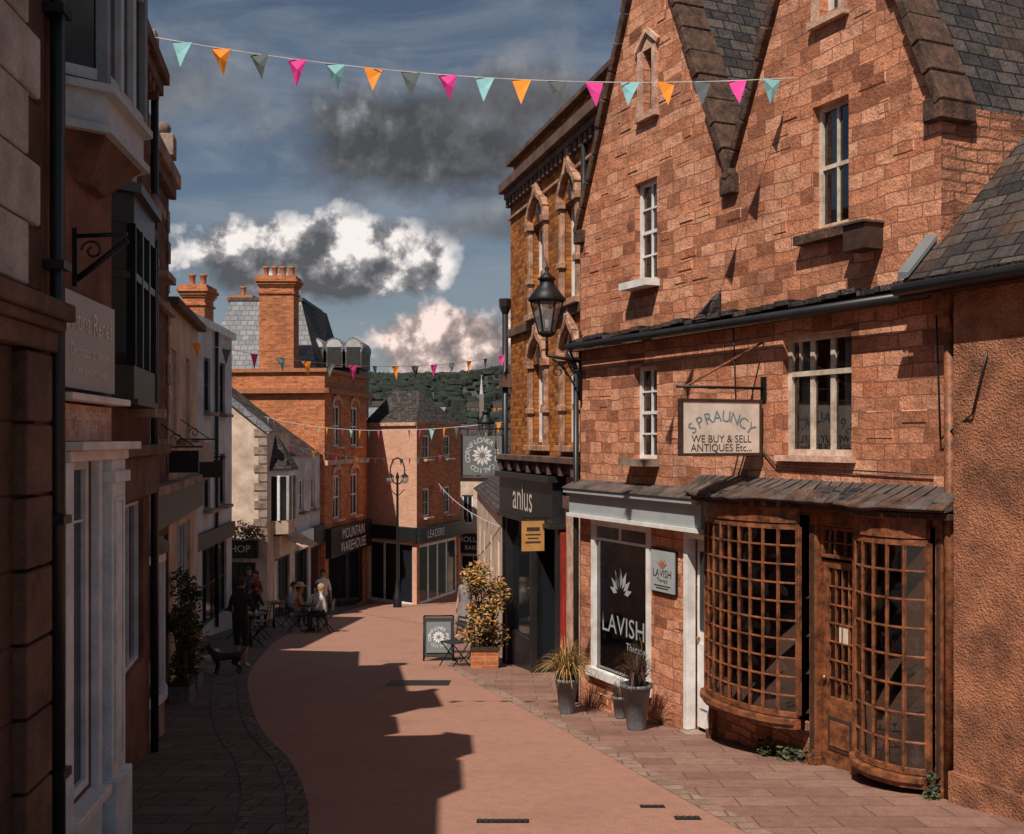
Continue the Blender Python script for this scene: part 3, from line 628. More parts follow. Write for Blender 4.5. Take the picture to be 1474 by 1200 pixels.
prism(g,pf,3.95,4.15,oriel); prism(g,[(.84,0),(1.06,-.32),(2.12,-.32),(2.36,0)],4.15,4.2,oriel); prism(g,[(.84,0),(1.06,-.3),(2.12,-.3),(2.36,0)],3.9,3.95,oriel)
prism(g,[(1.3,0),(1.4,-.08),(1.8,-.08),(1.9,0)],3.66,3.9,brownst,0,[(.92,0),(1.1,-.25),(2.08,-.25),(2.26,0)])
prism(g,pf,5.2,5.34,oriel); prism(g,[(.8,0),(1.04,-.30),(2.14,-.30),(2.4,0)],5.34,5.4,oriel)
for (a,b) in zip(pf[:-1],pf[1:]):
    a=Vector(a);b=Vector(b)
    for t in ((0,1) if (b-a).length<.5 else (0,.33,.66,1)):
        p=a+(b-a)*t; g.box(p.x-.04,p.x+.04,p.y-.02,p.y+.05,4.2,5.2,oriel)
    g.poly([(a.x,a.y+.02,4.2),(b.x,b.y+.02,4.2),(b.x,b.y+.02,5.2),(a.x,a.y+.02,5.2)],gdark)
    for z in (4.22,5.1): g.hexa([(a.x,a.y-.01,z),(b.x,b.y-.01,z),(b.x,b.y+.04,z),(a.x,a.y+.04,z),(a.x,a.y-.01,z+.07),(b.x,b.y-.01,z+.07),(b.x,b.y+.04,z+.07),(a.x,a.y+.04,z+.07)],oriel)
g.obj('oriel_window',E)
g=G(); g.box(1.28,1.32,-.03,-.0,2.98,3.35,iron); g.tube([(1.3,-.02,3.3),(1.3,-.34,3.32)],.014,iron); g.tube([(1.3,-.02,3.02),(1.3,-.34,3.28)],.02,iron)
q=[(1.3,-.12+math.cos(i*.6)*(.07-.004*i),3.21+math.sin(i*.6)*(.07-.004*i)) for i in range(14)]; g.tube(q,.007,iron,5); g.obj('scroll_bracket',E)
# ---------------------------------------------------------------- L1
E=frame('brown_brick_terrace',-3.15,8.06,-.18,1)
g=G(); ops=[(.3,1.3,-.3,1.4),(1.7,3.2,-.2,1.4),(2.4,3.1,2.3,3.7),(2.4,3.1,4.3,5.4)]
wall(g,0,1.9,-1.6,4.3,[ops[0],(1.7,1.9,-.2,1.4)],redren); wall(g,1.9,3.6,-1.6,5.85,[(1.9,3.2,-.2,1.4),ops[2],ops[3]],redren); shell(g,0,1.9,6,-1.6,4.3,brickL); shell(g,1.902,3.6,6,-1.6,5.85,brickL); g.poly([(1.9,0,5.85),(3.6,0,5.85),(3.6,6,5.85),(1.9,6,5.85)],lead); g.poly([(0,0,4.3),(1.9,0,4.3),(1.9,6,4.3),(0,6,4.3)],lead); g.obj('walls',E)  # near end kept low, out of sight, shaped to notch the shadow on the road
g=G()
for a,b,c,d,dd in ((1.9,3.66,5.6,5.72,.14),(1.9,3.68,5.72,5.85,.2),(1.9,3.62,4.05,4.15,.1),(0,3.62,1.85,1.95,.22),(0,3.62,1.45,1.84,.1),(1.9,3.6,5.85,6.02,.04)): g.box(a,b,-dd,-.001,c,d,brownst)
for i in range(6): g.box(1.95+i*.28,2.07+i*.28,-.12,-.002,5.5,5.6,brownst)
g.box(3.36,3.62,-.1,-.001,6.02,6.2,stoneL)
for z in (-.9,-.4,.1,.6,1.1): g.box(1.38,1.62,-.07,-.001,z,z+.45,stoneL)
g.obj('cornices',E,.01)
g=G(); window(g,*ops[0],.05,2,1,fm=greyp,gm=gdark); window(g,*ops[1],.05,3,1,fm=greyp,gm=gdark); window(g,*ops[2],.05,2,2,fm=white,gm=gdark,sill=stoneL,sash=True); window(g,*ops[3],.05,2,2,fm=white,gm=gdark,sill=stoneL,sash=True)
g.obj('windows',E)
g=G() # black oriel
pf=[(.75,0),(.95,-.25),(2.15,-.25),(2.35,0)]
prism(g,pf,2.33,2.6,black); prism(g,pf,3.75,4.0,black); prism(g,[(.7,0),(.93,-.31),(2.17,-.31),(2.4,0)],4.0,4.08,black); prism(g,[(.72,0),(.94,-.28),(2.16,-.28),(2.38,0)],2.28,2.33,black)
for a,b in zip(pf[:-1],pf[1:]):
    a=Vector(a);b=Vector(b)
    for t in ((0,1) if (b-a).length<.5 else (0,.33,.66,1)):
        p=a+(b-a)*t; g.box(p.x-.03,p.x+.03,p.y-.015,p.y+.05,2.6,3.75,black)
    g.poly([(a.x,a.y+.02,2.6),(b.x,b.y+.02,2.6),(b.x,b.y+.02,3.75),(a.x,a.y+.02,3.75)],gdark)
    g.hexa([(a.x,a.y-.01,3.3),(b.x,b.y-.01,3.3),(b.x,b.y+.04,3.3),(a.x,a.y+.04,3.3),(a.x,a.y-.01,3.36),(b.x,b.y-.01,3.36),(b.x,b.y+.04,3.36),(a.x,a.y+.04,3.36)],black)
g.obj('black_oriel_window',E)
g=G(); g.tube([(.25,-.07,4.3),(.25,-.07,-1)],.04,black); g.tube([(3.5,-.07,5.6),(3.5,-.07,-1.3)],.04,black); g.obj('downpipes',E)
# L1b
E=frame('stone_bow_shop',-2.0-.18*11.6,11.6,-.18,1)
g=G(); ops=[(.4,1.7,-.9,.7),(.6,1.3,2.0,3.3),(2.2,2.9,2.0,3.3),(4.2,4.9,2.0,3.3),(6,6.7,2.0,3.3),(.6,1.3,4.1,5.2),(2.2,2.9,4.1,5.2),(2.5,3.9,-1.2,.7),(5,6.8,-1.5,.7)]
wall(g,0,4.0,-2.6,5.7,[o for o in ops if o[1]<=4],brickL); wall(g,4.0,8.0,-2.6,4.0,[(4.2,4.9,2.0,3.3),(6,6.7,2.0,3.3),(5,6.8,-1.5,.7)],cream)
shell(g,0,4.0,6,-2.6,5.7,brickL); shell(g,4.003,8,6,-2.6,4.0,cream); g.poly([(0,0,5.7),(4,0,5.7),(4,6,5.7),(0,6,5.7)],lead); g.poly([(4,0,4.0),(8,0,4.0),(8,3,5.6),(4,3,5.6)],slate); g.poly([(4,6,4.0),(8,6,4.0),(8,3,5.6),(4,3,5.6)],slate); g.poly([(8,0,4),(8,6,4),(8,3,5.6)],cream)
g.obj('walls',E)
g=G()
g.box(-.02,4.06,-.16,-.001,5.5,5.7,stoneL); g.box(-.02,4.03,-.1,-.001,5.35,5.495,brownst); g.box(0,4,-.06,.1,5.7,5.9,stoneL); g.box(0,4.02,-.1,-.001,3.7,3.8,stoneL); g.box(0,8.02,-.18,-.002,1.3,1.42,stoneL); g.box(0,8,-.1,-.0025,.85,1.3,darkp); g.box(4.0,8.06,-.14,-.001,3.88,4.0,brownst)
g.box(3.7,4.05,-.1,.25,5.9,6.2,stoneL); g.ball((3.87,.05,6.3),.1,stoneL)
for i in range(9): g.box(3.75,4.0 if i%2 else 3.9,-.03,-.001,1.5+i*.42,1.8+i*.42,stoneL)
g.obj('cornices',E,.01)
g=G()
for o in ops: window(g,*o,.06,2 if o[3]>1 else 4,2 if o[3]>1 else 1,fm=white if o[3]>1 else greyp,gm=gdark,sill=stoneL if o[3]>1 else None,sash=True)
g.obj('windows',E)
g=G() # bow bay
pts=[(.35+1.35*i/8,-.30*math.sqrt(max(0,1-((i-4)/4)**2))-.001) for i in range(9)]
for p,r in zip(pts[:-1],pts[1:]):
    for zl,zh,m,o in ((-1.6,-.95,stoneL,0),(-.95,-.86,greyp,-.04),(.62,.72,greyp,-.02),(.72,.8,lead,-.06)): g.hexa([(p[0],p[1]+o,zl),(r[0],r[1]+o,zl),(r[0],.0,zl),(p[0],.0,zl),(p[0],p[1]+o,zh),(r[0],r[1]+o,zh),(r[0],.0,zh),(p[0],.0,zh)],m)
    g.poly([(p[0],p[1]+.02,-.86),(r[0],r[1]+.02,-.86),(r[0],r[1]+.02,.62),(p[0],p[1]+.02,.62)],gdark); g.box(p[0]-.02,p[0]+.02,p[1]-.01,p[1]+.03,-.86,.62,greyp)
for p,r in zip(pts[:-1],pts[1:]): g.poly([(p[0],p[1]-.06,.8),(r[0],r[1]-.06,.8),(1.02,0,1.1)],lead)
g.obj('bow_window',E)
g=G()
for u,z,m in ((3.0,1.9,iron),(5.2,2.0,signw),(7.0,1.7,darkp)):
    g.box(u,u+.03,-.5,-.12,z-.34,z-.05,m); g.cyl((u+.02,0,z),(u+.02,-.55,z),.012,.012,6,iron); g.tube([(u+.02,-.02,z+.3),(u+.02,-.45,z)],.008,iron)
    qq=[(u+.02,-.22+math.cos(i*.6)*(.08-.005*i),z+.1+math.sin(i*.6)*(.08-.005*i)) for i in range(13)]; g.tube(qq,.007,iron,5)
g.obj('hanging_signs',E)
# L2 white tall
E=frame('pale_rendered_townhouse',-6-.065*19.7,19.7,-.065,1)
g=G(); ops=[(u,u+.8,z,z+1.4) for u in (6.0,8.6,10.6) for z in (.2,2.7)]+[(5.5,7.6,-2.6,-.8),(8.4,11.6,-2.8,-.8)]
wall(g,0,12.4,-4,5.05,ops,greyr); shell(g,0,12.4,6,-4,5.05,greyr); g.box(-.05,12.45,-.12,-.001,4.85,5.05,white); g.poly([(0,0,5.05),(12.4,0,5.05),(12.4,3,6.3),(0,3,6.3)],slateg); g.poly([(0,6,5.05),(12.4,6,5.05),(12.4,3,6.3),(0,3,6.3)],slateg); g.poly([(12.4,0,5.05),(12.4,6,5.05),(12.4,3,6.3)],greyr)
g.box(5.2,12.3,-.12,-.001,-.75,-.35,darkp)
g.obj('walls',E); g=G()
for o in ops: window(g,*o,.06,2,2,fm=darkp,gm=gdark,fw=.06,sill=stoneL if o[3]>0 else None)
g.tube([(9.9,-.07,4.9),(9.9,-.07,-3)],.05,black); g.obj('windows',E)
def chimney(name,x,y,z0,z1,w,d,n,m=brickO):
    g=G(); g.box(x-w/2,x+w/2,y-d/2,y+d/2,z0,z1-.55,m)
    for i,(o,h0,h1) in enumerate(((.06,.85,.78),(.05,.55,.47),(.1,.47,.36),(.16,.36,.25),(.1,.25,.12))): g.box(x-w/2-o,x+w/2+o,y-d/2-o,y+d/2+o,z1-h0,z1-h1,m)
    for i in range(n):
        cx=x-w/2+w*(i+.5)/n; g.lathe((cx,y,z1-.12),[(.13,0),(.1,.1),(.11,.35),(.14,.38),(.14,.45),(.08,.45)],10,terr)
    g.obj(name)
chimney('brick_chimney',-11.3,40,3,7.6,.8,1.2,2); chimney('brick_chimney',-12.2,50.5,4,8.6,.9,.9,1)
# L3 cream gable block
E=frame('cream_bookshop_building',-8.14,37,.06,1)
g=G(); ops=[(1.9,2.7,-.9,.55),(4.2,4.9,-.7,.5),(6,6.7,-.7,.5),(.9,2.85,-4.4,-2.1),(3.6,5.6,-4.6,-2.1),(6,7.7,-4.8,-2.2)]
wall(g,0,2.9,-5,2.2,[ops[0],ops[3]],cream); wall(g,2.9,8,-5.4,1.4,[ops[1],ops[2],ops[4],ops[5]],greyr)
Eg=empty('gable_end',(0,5,0),rad(-90),E)
g2=G(); wall(g2,0,5,-5,6.2,[(.9,2.1,-.9,.45),(.4,4.6,-4.3,-2.1)],cream,d=.2,clips=[(.8,1,6.2)]); g2.obj('gable_wall',Eg)
g2=G(); window(g2,.9,2.1,-.9,.45,.08,3,2,fm=white,gm=gdark,fw=.07,sill=stoneL); window(g2,.4,4.6,-4.3,-2.1,.1,4,1,fm=darkp,gm=gdark,fw=.1); g2.box(.3,4.7,-.15,-.001,-1.95,-1.35,black); g2.text('BOOKSHOP',.34,(3.55,-.16,-1.65),(1,0,0),(0,0,1),white)
for i in range(12): g2.box(4.55 if i%2 else 4.7,5.0,-.04,-.001,-1.2+i*.3,-.95+i*.3,stoneL)
g2.slab(-.2,6.36,5.05,2.16,-.1,.2,.16,slateg)
g2.obj('gable_windows',Eg)
g.poly([(0,0,2.2),(2.9,0,2.2),(2.9,5,6.2),(0,5,6.2)],slate); g.poly([(2.9,0,-5),(2.9,5,-5),(2.9,5,6.2),(2.9,0,2.2)],cream)
g.poly([(2.9,-.1,1.38),(8.1,-.1,1.38),(8.1,2.5,3.2),(2.9,2.5,3.2)],slate); g.poly([(8,0,-5),(8,5,-5),(8,5,1.4),(8,2.5,3.2),(8,0,1.4)],greyr); g.poly([(2.9,5,-5),(8,5,-5),(8,5,3),(2.9,5,3)],greyr)
g.obj('walls',E); g=G()
window(g,*ops[1],.06,2,2,fm=white,gm=gdark,fw=.06,sill=stoneL); window(g,*ops[2],.06,2,2,fm=white,gm=gdark,fw=.06,sill=stoneL)
for o in ops[3:]: window(g,*o,.06,2,1,fm=darkp,gm=gdark,fw=.1)
g.box(.8,2.88,-.2,-.001,-2.0,-1.3,signw); g.box(3.5,5.7,-.2,-.001,-2.05,-1.4,greyp); g.box(5.9,7.8,-.2,-.001,-2.1,-1.4,darkp); g.box(.8,2.85,-.25,-.001,-1.28,-1.15,darkp)
g.hexa([(1.0,-1.0,-1.75),(2.8,-1.0,-1.75),(2.8,-.2,-1.3),(1.0,-.2,-1.3),(1.0,-1.0,-1.7),(2.8,-1.0,-1.7),(2.8,-.2,-1.25),(1.0,-.2,-1.25)],stoneP)
pf=[(.3,0),(.6,-.55),(1.5,-.55),(1.8,0)]
prism(g,pf,-1.2,-.75,cream); prism(g,pf,.75,.95,white); prism(g,[(.2,0),(.55,-.65),(1.55,-.65),(1.9,0)],.95,1.02,darkp); prism(g,[(.2,0),(.55,-.65),(1.55,-.65),(1.9,0)],1.02,2.1,slate,0,[(.9,0),(1.0,-.08),(1.1,-.08),(1.2,0)])
for a,b in zip(pf[:-1],pf[1:]):
    a=Vector(a);b=Vector(b); g.poly([(a.x,a.y+.03,-.75),(b.x,b.y+.03,-.75),(b.x,b.y+.03,.75),(a.x,a.y+.03,.75)],gdark)
    for p in (a,(a+b)/2,b): g.box(p.x-.05,p.x+.05,p.y-.03,p.y+.06,-.75,.75,white)
g.obj('shopfronts',E,.01)
# B3 brick shop
E=frame('brick_parapet_building',-7.5,44.5,.15,1)
g=G(); ops=[(1.1,2.1,1.7,3.4),(3.6,4.7,1.7,3.4),(1.1,2.1,-1.3,.5),(3.6,4.7,-1.3,.5),(.5,5.7,-5.3,-2.8)]
wall(g,0,6.07,-6,4.7,ops,brickO); g.poly([(0,0,-6),(0,5.5,-6),(0,5.5,4.7),(0,0,4.7)],brickO); g.poly([(6.07,0,-6),(6.07,5,-6),(6.07,5,4.7),(6.07,0,4.7)],brickO); g.poly([(0,0,4.7),(6.07,0,4.7),(6.07,5.5,4.7),(0,5.5,4.7)],lead)
g.obj('walls',E); g=G()
g.box(-.2,6.25,-.25,-.001,3.85,4.05,terr); g.box(-.2,-.001,-.25,5.5,3.85,4.05,terr); g.box(-.1,6.15,-.12,-.001,4.7,4.85,terr); g.box(-.12,.0,-.12,5.5,4.7,4.85,terr); g.box(0,6.07,-.12,-.001,.95,1.15,stoneP)
for w in ops[:4]:
    c=(w[0]+w[1])/2; r=(w[1]-w[0])/2
    for i in range(8):
        a=math.pi*i/8;b=math.pi*(i+1)/8; g.hexa([(c+math.cos(a)*r,-.06,w[3]+math.sin(a)*r*.5),(c+math.cos(b)*r,-.06,w[3]+math.sin(b)*r*.5),(c+math.cos(b)*r,-.001,w[3]+math.sin(b)*r*.5),(c+math.cos(a)*r,-.001,w[3]+math.sin(a)*r*.5),(c+math.cos(a)*(r+.2),-.06,w[3]+math.sin(a)*(r*.5+.2)),(c+math.cos(b)*(r+.2),-.06,w[3]+math.sin(b)*(r*.5+.2)),(c+math.cos(b)*(r+.2),-.001,w[3]+math.sin(b)*(r*.5+.2)),(c+math.cos(a)*(r+.2),-.001,w[3]+math.sin(a)*(r*.5+.2))],stoneP)
    window(g,*w,.06,2,2,fm=white,gm=gdark,fw=.08,bar=.06,sill=stoneP)
window(g,*ops[4],.1,3,1,fm=darkp,gm=gdark,fw=.12); g.box(.1,6.0,-.25,-.001,-2.8,-1.6,black); g.text('MOUNTAIN',.62,(3.2,-.26,-1.95),(1,0,0),(0,0,1),white); g.text('WAREHOUSE',.62,(3.2,-.26,-2.5),(1,0,0),(0,0,1),white)
g.obj('shopfront',E,.01)
chimney('tall_brick_chimney',-9.55,45.6,-2,8.75,1.4,1.1,4)
g=G() # mansard
b0=[(-13.4,47),(-8.0,47),(-8.0,56),(-13.4,56)];b1=[(-12.4,49),(-9.3,49),(-9.0,54),(-12.4,54)]
for i in range(4):
    j=(i+1)%4; g.poly([(*b0[i],4.0),(*b0[j],4.0),(*b1[j],8.1),(*b1[i],8.1)],slateg if i in (0,3) else slate); g.poly([(*b0[i],-6),(*b0[j],-6),(*b0[j],4.0),(*b0[i],4.0)],cream)
g.poly([(*p,8.1) for p in b1],lead); g.box(-12.5,-9.2,48.95,54,8.1,8.25,lead)
g.obj('mansard_roof_building')
g=G(); g.box(-9.2,-6.9,50.2,53.5,3,5.75,darkp)
for i in range(3):
    x=-8.75+i*.85; y=49.4; g.cyl((x,y,6.1),(x,y+3,6.1),.42,.42,16,slateg); g.box(x-.36,x+.36,y+.01,y+3,5.2,6.1,lead); g.poly([(x+.34*math.cos(t*math.pi/10),y-.02,6.1+.34*math.sin(t*math.pi/10)) for t in range(11)],greyr); g.box(x-.3,x+.3,y-.015,y+.005,5.3,6.09,darkp)
g.obj('barrel_dormers')
# B1 corner building
E=empty('brick_corner_shop'); 
Fa=empty('left_face',(-6.9,51.6,0),math.atan2(-2.6,2.7),E); La=math.hypot(2.6,2.7)
g=G(); wall(g,0,La,-6.5,2.75,[(.3,La-.3,-5.4,-2.6)],brickLit); g.box(0,La+.15,-.2,-.001,-2.5,-1.9,black); window(g,.3,La-.3,-5.4,-2.6,.1,3,1,fm=white,gm=gdark,fw=.12,bar=.12); g.box(0,La,-.1,-.001,2.6,2.75,stoneP); g.obj('side_wall',Fa)
Fb=empty('right_face',(-4.2,49,0),math.atan2(5,1.7),E); Lb=math.hypot(5,1.7)
ops=[(.7,1.5,1.1,2.2),(3.2,4.0,1.1,2.2),(.7,1.5,-1.5,-.2),(3.2,4.0,-1.5,-.2),(.3,5.0,-5.4,-2.7)]
g=G(); wall(g,0,Lb,-6.5,2.75,ops,brickO); 
for o in ops[:4]: window(g,*o,.06,2,2,fm=white,gm=gdark,fw=.1,sill=stoneP)
window(g,*ops[4],.1,4,1,fm=white,gm=gdark,fw=.14,bar=.14); g.box(-.15,Lb,-.25,-.001,-2.6,-1.9,black); g.text('LEADERS',.5,(1.6,-.26,-2.25),(1,0,0),(0,0,1),white); g.obj('street_wall',Fb,.01)
g=G(); a=(-6.9,51.6);b=(-4.2,49);c=(-2.5,54);d=(-5.0,56.5); r1=(-5.6,53.0,4.3);r2=(-4.4,52.8,4.3)
g.poly([(*a,2.75),(*b,2.75),r2,r1],slate); g.poly([(*b,2.75),(*c,2.75),r2],slate); g.poly([(*c,2.75),(*d,2.75),r1,r2],slate); g.poly([(*a,2.75),(*d,2.75),r1],slate)
g.poly([(*a,-6),(*d,-6),(*d,2.75),(*a,2.75)],brickL); g.poly([(*c,-6),(*d,-6),(*d,2.75),(*c,2.75)],brickL); g.obj('roof',E)
def simple(name,x0,y0,x1,y1,z0,z1,m,ops,roof=1.5,sign=None,dep=5,rm=slate,fm=white):
    L=math.hypot(x1-x0,y1-y0); E=frame(name,x0,y0,x1-x0,y1-y0); g=G(); wall(g,0,L,z0,z1,ops,m); shell(g,0,L,dep,z0,z1,m)
    g.poly([(-.1,-.15,z1),(L+.1,-.15,z1),(L+.1,dep/2,z1+roof),(-.1,dep/2,z1+roof)],rm); g.poly([(-.1,dep,z1),(L+.1,dep,z1),(L+.1,dep/2,z1+roof),(-.1,dep/2,z1+roof)],rm)
    for u in (0,L): g.poly([(u,0,z1),(u,dep,z1),(u,dep/2,z1+roof)],m)
    g.obj('walls',E); g=G()
    for o in ops: window(g,*o,.06,2,2,fm=fm,gm=gdark,fw=.08)
    if sign: g.box(.1,L-.1,-.2,-.001,sign[0],sign[1],black)
    for t in (sign[2:] if sign else ()): g.text(t[0],t[1],(t[2],-.21,t[3]),(1,0,0),(0,0,1),white)
    g.obj('windows',E); return E
simple('cream_bakery_shop',-2.9,58,.6,57,-8,0,cream,[(.3,.9,-2.4,-.9),(1.4,2.0,-2.4,-.9),(2.5,3.1,-2.4,-.9),(.2,1.6,-6.4,-4)],1.7,(-3.9,-2.9,('HOLLAND',.4,1.1,-3.2),('BAKERY',.32,1.1,-3.62)))
simple('terrace_house',-4.5,70,2,68,-9,1.6,brickO,[(1,1.8,-.4,.9),(3,3.8,-.4,.9),(5,5.8,-.4,.9)],1.4)
simple('terrace_house',-12,75,-5,74,-9,2.4,cream,[(1,1.8,0,1.3),(3,3.8,0,1.3)],1.8,rm=slateg)
simple('cream_cottage',-1.35,43,-.2,28,-6,.1,cream,[(2,2.8,-2.2,-1),(5,5.8,-2.2,-1),(9,9.8,-2,-.8),(12.5,13.3,-1.9,-.7),(7,10,-4,-2.4)],1.4,dep=4)
# ---------------------------------------------------------------- distant things
g=G(); rr=random.Random(11)
for i in range(2400):
    y=rr.choice([rr.uniform(200,330),rr.uniform(330,480),rr.uniform(480,640),rr.uniform(640,700)]); x=rr.uniform(-.2,.04)*y; 
    if y>520 and x/y>-.06 and rr.random()<.6: continue
    r=rr.uniform(1.2,2.6)*(.6+y/900); z=terr_z(x,y)
    pr=[(math.sin(math.pi*j/4)*r*rr.uniform(.7,1.2)+.05,(-math.cos(math.pi*j/4)*r*rr.uniform(.8,1.1))+r*.6) for j in range(5)]
    g.lathe((x,y,z),pr,6,treem,rr.uniform(.8,1.6),1,rr.random())
g.obj('distant_trees')
g=G()
for i in range(22):
    y=rr.uniform(200,480); x=rr.uniform(-.14,.02)*y; z=terr_z(x,y)+.5; w=rr.uniform(3,5.5);h=rr.uniform(1.6,2.8)
    m=rr.choice([farwall,farwall,brickO,greyr]); g.box(x-w/2,x+w/2,y-3,y+3,z-4,z+h,m); g.poly([(x-w/2-.2,y-3.2,z+h),(x+w/2+.2,y-3.2,z+h),(x+w/2+.2,y,z+h+2.4),(x-w/2-.2,y,z+h+2.4)],slate); g.poly([(x-w/2,y+3,z+h),(x+w/2,y+3,z+h),(x+w/2,y,z+h+2.4),(x-w/2,y,z+h+2.4)],slate)
    for k in (-.25,.25): g.box(x+w*k-.35,x+w*k+.35,y-3.06,y-3.01,z+h-1.5,z+h-.5,gdark)
g.obj('distant_houses')
g=G(); x,y=-10.8,395; g.box(x-.8,x+.8,y-.8,y+.8,5,18,farwall); g.lathe((x,y,18),[(.7,0),(.05,7)],8,greyr); g.obj('church_spire')
# ---------------------------------------------------------------- bunting
FC=[plain('flag_'+n,c,.8,0,.15,3,.1) for n,c in (('pink',(.75,.05,.28)),('teal',(.25,.5,.52)),('orange',(.85,.27,.02)),('grey',(.10,.12,.12)))]
def bunting(name,a,b,sag,n,w,h,st=0,t0=.02,t1=.98):
    a=Vector(a);b=Vector(b); E=empty(name); g=G(); f=lambda t:a+(b-a)*t+Vector((0,0,-4*sag*t*(1-t)))
    g.tube([f(i/40) for i in range(41)],.005*max(1,a.y/22),rope,4); g.obj('cord',E); g=G(); d=(b-a).normalized()
    for i in range(n):
        t=t0+(t1-t0)*i/(n-1); p=f(t); sw=Vector((R.uniform(-.025,.025),R.uniform(-.08,.05),0)); hh=h*R.uniform(.93,1.05)
        tw=R.uniform(-.35,.35); dd=Vector((d.x*math.cos(tw)-d.y*math.sin(tw),d.x*math.sin(tw)+d.y*math.cos(tw),d.z))
        m=FC[(i+st)%4]; dn=Vector((0,0,-1)); l=p-dd*w/2;r=p+dd*w/2; tip=p+dn*hh+sw; M1=(l+tip)/2+Vector((0,.012,0)); M2=(r+tip)/2+Vector((0,-.015,0)); mid=p+dn*hh*.4+Vector((0,-.02,0))
        g.poly([l,p,mid],m,True); g.poly([p,r,mid],m,True); g.poly([l,mid,M1],m,True); g.poly([r,M2,mid],m,True); g.poly([M1,mid,tip],m,True); g.poly([mid,M2,tip],m,True)
    g.obj('pennants',E)
bunting('bunting',(-3.55,10.5,5.83),(2.82,11.13,5.62),.20,18,.19,.25,0,.01,.965)
bunting('bunting',(-4.35,14.9,3.32),(-.12,21.3,3.62),.28,15,.17,.22,2)
bunting('bunting',(-8.2,36.9,2.75),(-.1,22.0,2.35),.3,26,.19,.24,1)
bunting('bunting',(-8.0,39.5,1.8),(-2.9,52,1.3),.35,18,.24,.3,0)
bunting('bunting',(-3.4,51,.0),(-.25,29,-.3),.25,16,.2,.26,3)
# ---------------------------------------------------------------- lamp post with two globes
E=empty('double_globe_street_lamp'); g=G(); x,y=-4.74,46; z=gz(y)
g.lathe((x,y,z),[(.18,0),(.18,.5),(.12,.6),(.1,1.0),(.07,1.1),(.055,3.5),(.045,5.3),(.08,5.4),(.02,5.6)],10,iron)
for s in (-1,1):
    g.tube([(x+s*.3*math.sin(t*.45),y,z+5.1+.55*(1-math.cos(t*.45))) for t in range(8)],.03,iron); g.ball((x+s*.3,y,z+5.3),.17,glamp)
    g.lathe((x+s*.3,y,z+5.42),[(.19,0),(.05,.12),(.01,.2)],10,iron); g.tube([(x+s*.3,y,z+4.9),(x,y,z+4.6)],.02,iron)
g.obj('lamp',E)
# ---------------------------------------------------------------- plants
def grasspot(name,x,y,s,m1,m2,n=130,spread=.55,h=.6,ph=.5):
    E=empty(name,(x,y,gz(y))); g=G(); g.lathe((0,0,0),[(.11*s,0.02),(.17*s,ph),(.19*s,ph),(.19*s,ph+.04),(.16*s,ph+.04),(.15*s,ph-.03),(.001,ph-.03)],18,potg); g.obj('pot',E); g=G()
    for i in range(n):
        a=R.uniform(0,6.28); L=R.uniform(.6,1)*h; sp=R.uniform(.1,1)*spread; w=.011; P=[]
        for k_ in range(6):
            t=k_/5; P.append(Vector((math.cos(a)*(.05+sp*t**1.2),math.sin(a)*(.05+sp*t**1.2),ph-.02+L*(1.5*t-.95*t*t*(.5+sp/spread)))))
        sd=Vector((-math.sin(a),math.cos(a),0)); m=m1 if R.random()<.6 else m2
        for k_ in range(5):
            w0=w*(1-k_/5.5);w1=w*(1-(k_+1)/5.5); g.poly([P[k_]-sd*w0,P[k_]+sd*w0,P[k_+1]+sd*w1,P[k_+1]-sd*w1],m,True)
    g.obj('leaves',E)
grasspot('potted_grass',.71,14.4,.85,straw,leafA,300,.52,.72,.42)
grasspot('potted_cordyline',1.46,13.05,1.0,leafP,leafC,190,.36,.6,.5)
grasspot('potted_cordyline',1.36,13.95,.6,leafP,leafA,80,.25,.35,.25)
def shrub(name,x,y,blobs,n,size,ms,box=None,bm=brickO):
    E=empty(name,(x,y,gz(y))); g=G()
    if box:
        w,d,h=box; g.box(-w/2,w/2,-d/2,d/2,0,h,bm); g.box(-w/2-.02,w/2+.02,-d/2-.02,d/2+.02,h,h+.04,wooddk); g.box(-w/2+.04,w/2-.04,-d/2+.04,d/2-.04,h+.04,h+.05,soil)
        g.obj('planter',E)
    g=G()
    for (bx,by,bz,r) in blobs: g.cyl((0,0,.1),(bx,by,bz),.02,.008,5,wooddk)
    g.obj('stems',E); g=G()
    for i in range(n):
        bx,by,bz,r=R.choice(blobs); v=Vector((R.gauss(0,1),R.gauss(0,1),R.gauss(0,1))).normalized()*r*R.uniform(.2,1.35)**.7
        c=Vector((bx,by,bz))+v; a=Vector((R.gauss(0,1),R.gauss(0,1),R.gauss(0,.6))).normalized(); b=a.orthogonal().normalized(); s=size*R.uniform(.6,1.3)
        m=ms[min(len(ms)-1,int(R.random()**(1.4 if v.z>0 else .8)*len(ms)))]
        g.poly([c-a*s,c+b*s*.45,c+a*s,c-b*s*.45],m)
    g.obj('foliage',E)
rb=random.Random(5)
shrub('planter_shrub',-.5,20.6,[(rb.uniform(-.24,.24),rb.uniform(-.25,.25),.5+i*.075,rb.uniform(.15,.26)) for i in range(18)],4200,.038,[leafB,straw,leafB,leafA,leafC],(.5,.5,.35))
shrub('potted_shrub',-4.62,15.6,[(rb.uniform(-.08,.08),rb.uniform(-.2,.2),.4+i*.18,rb.uniform(.12,.2)) for i in range(8)],1300,.045,[leafC,leafA,leafC],(.26,.3,.25),potg)
shrub('potted_shrub',-4.95,17.2,[(rb.uniform(-.08,.08),rb.uniform(-.2,.2),.4+i*.15,rb.uniform(.12,.18)) for i in range(6)],800,.045,[leafC,leafA,leafB],(.26,.3,.25),potg)
shrub('doorway_weeds',2.75,11.05,[(.0,0,.05,.10),(.2,-.15,.06,.12),(-.15,.25,.05,.09)],350,.035,[leafA,leafC,leafC])
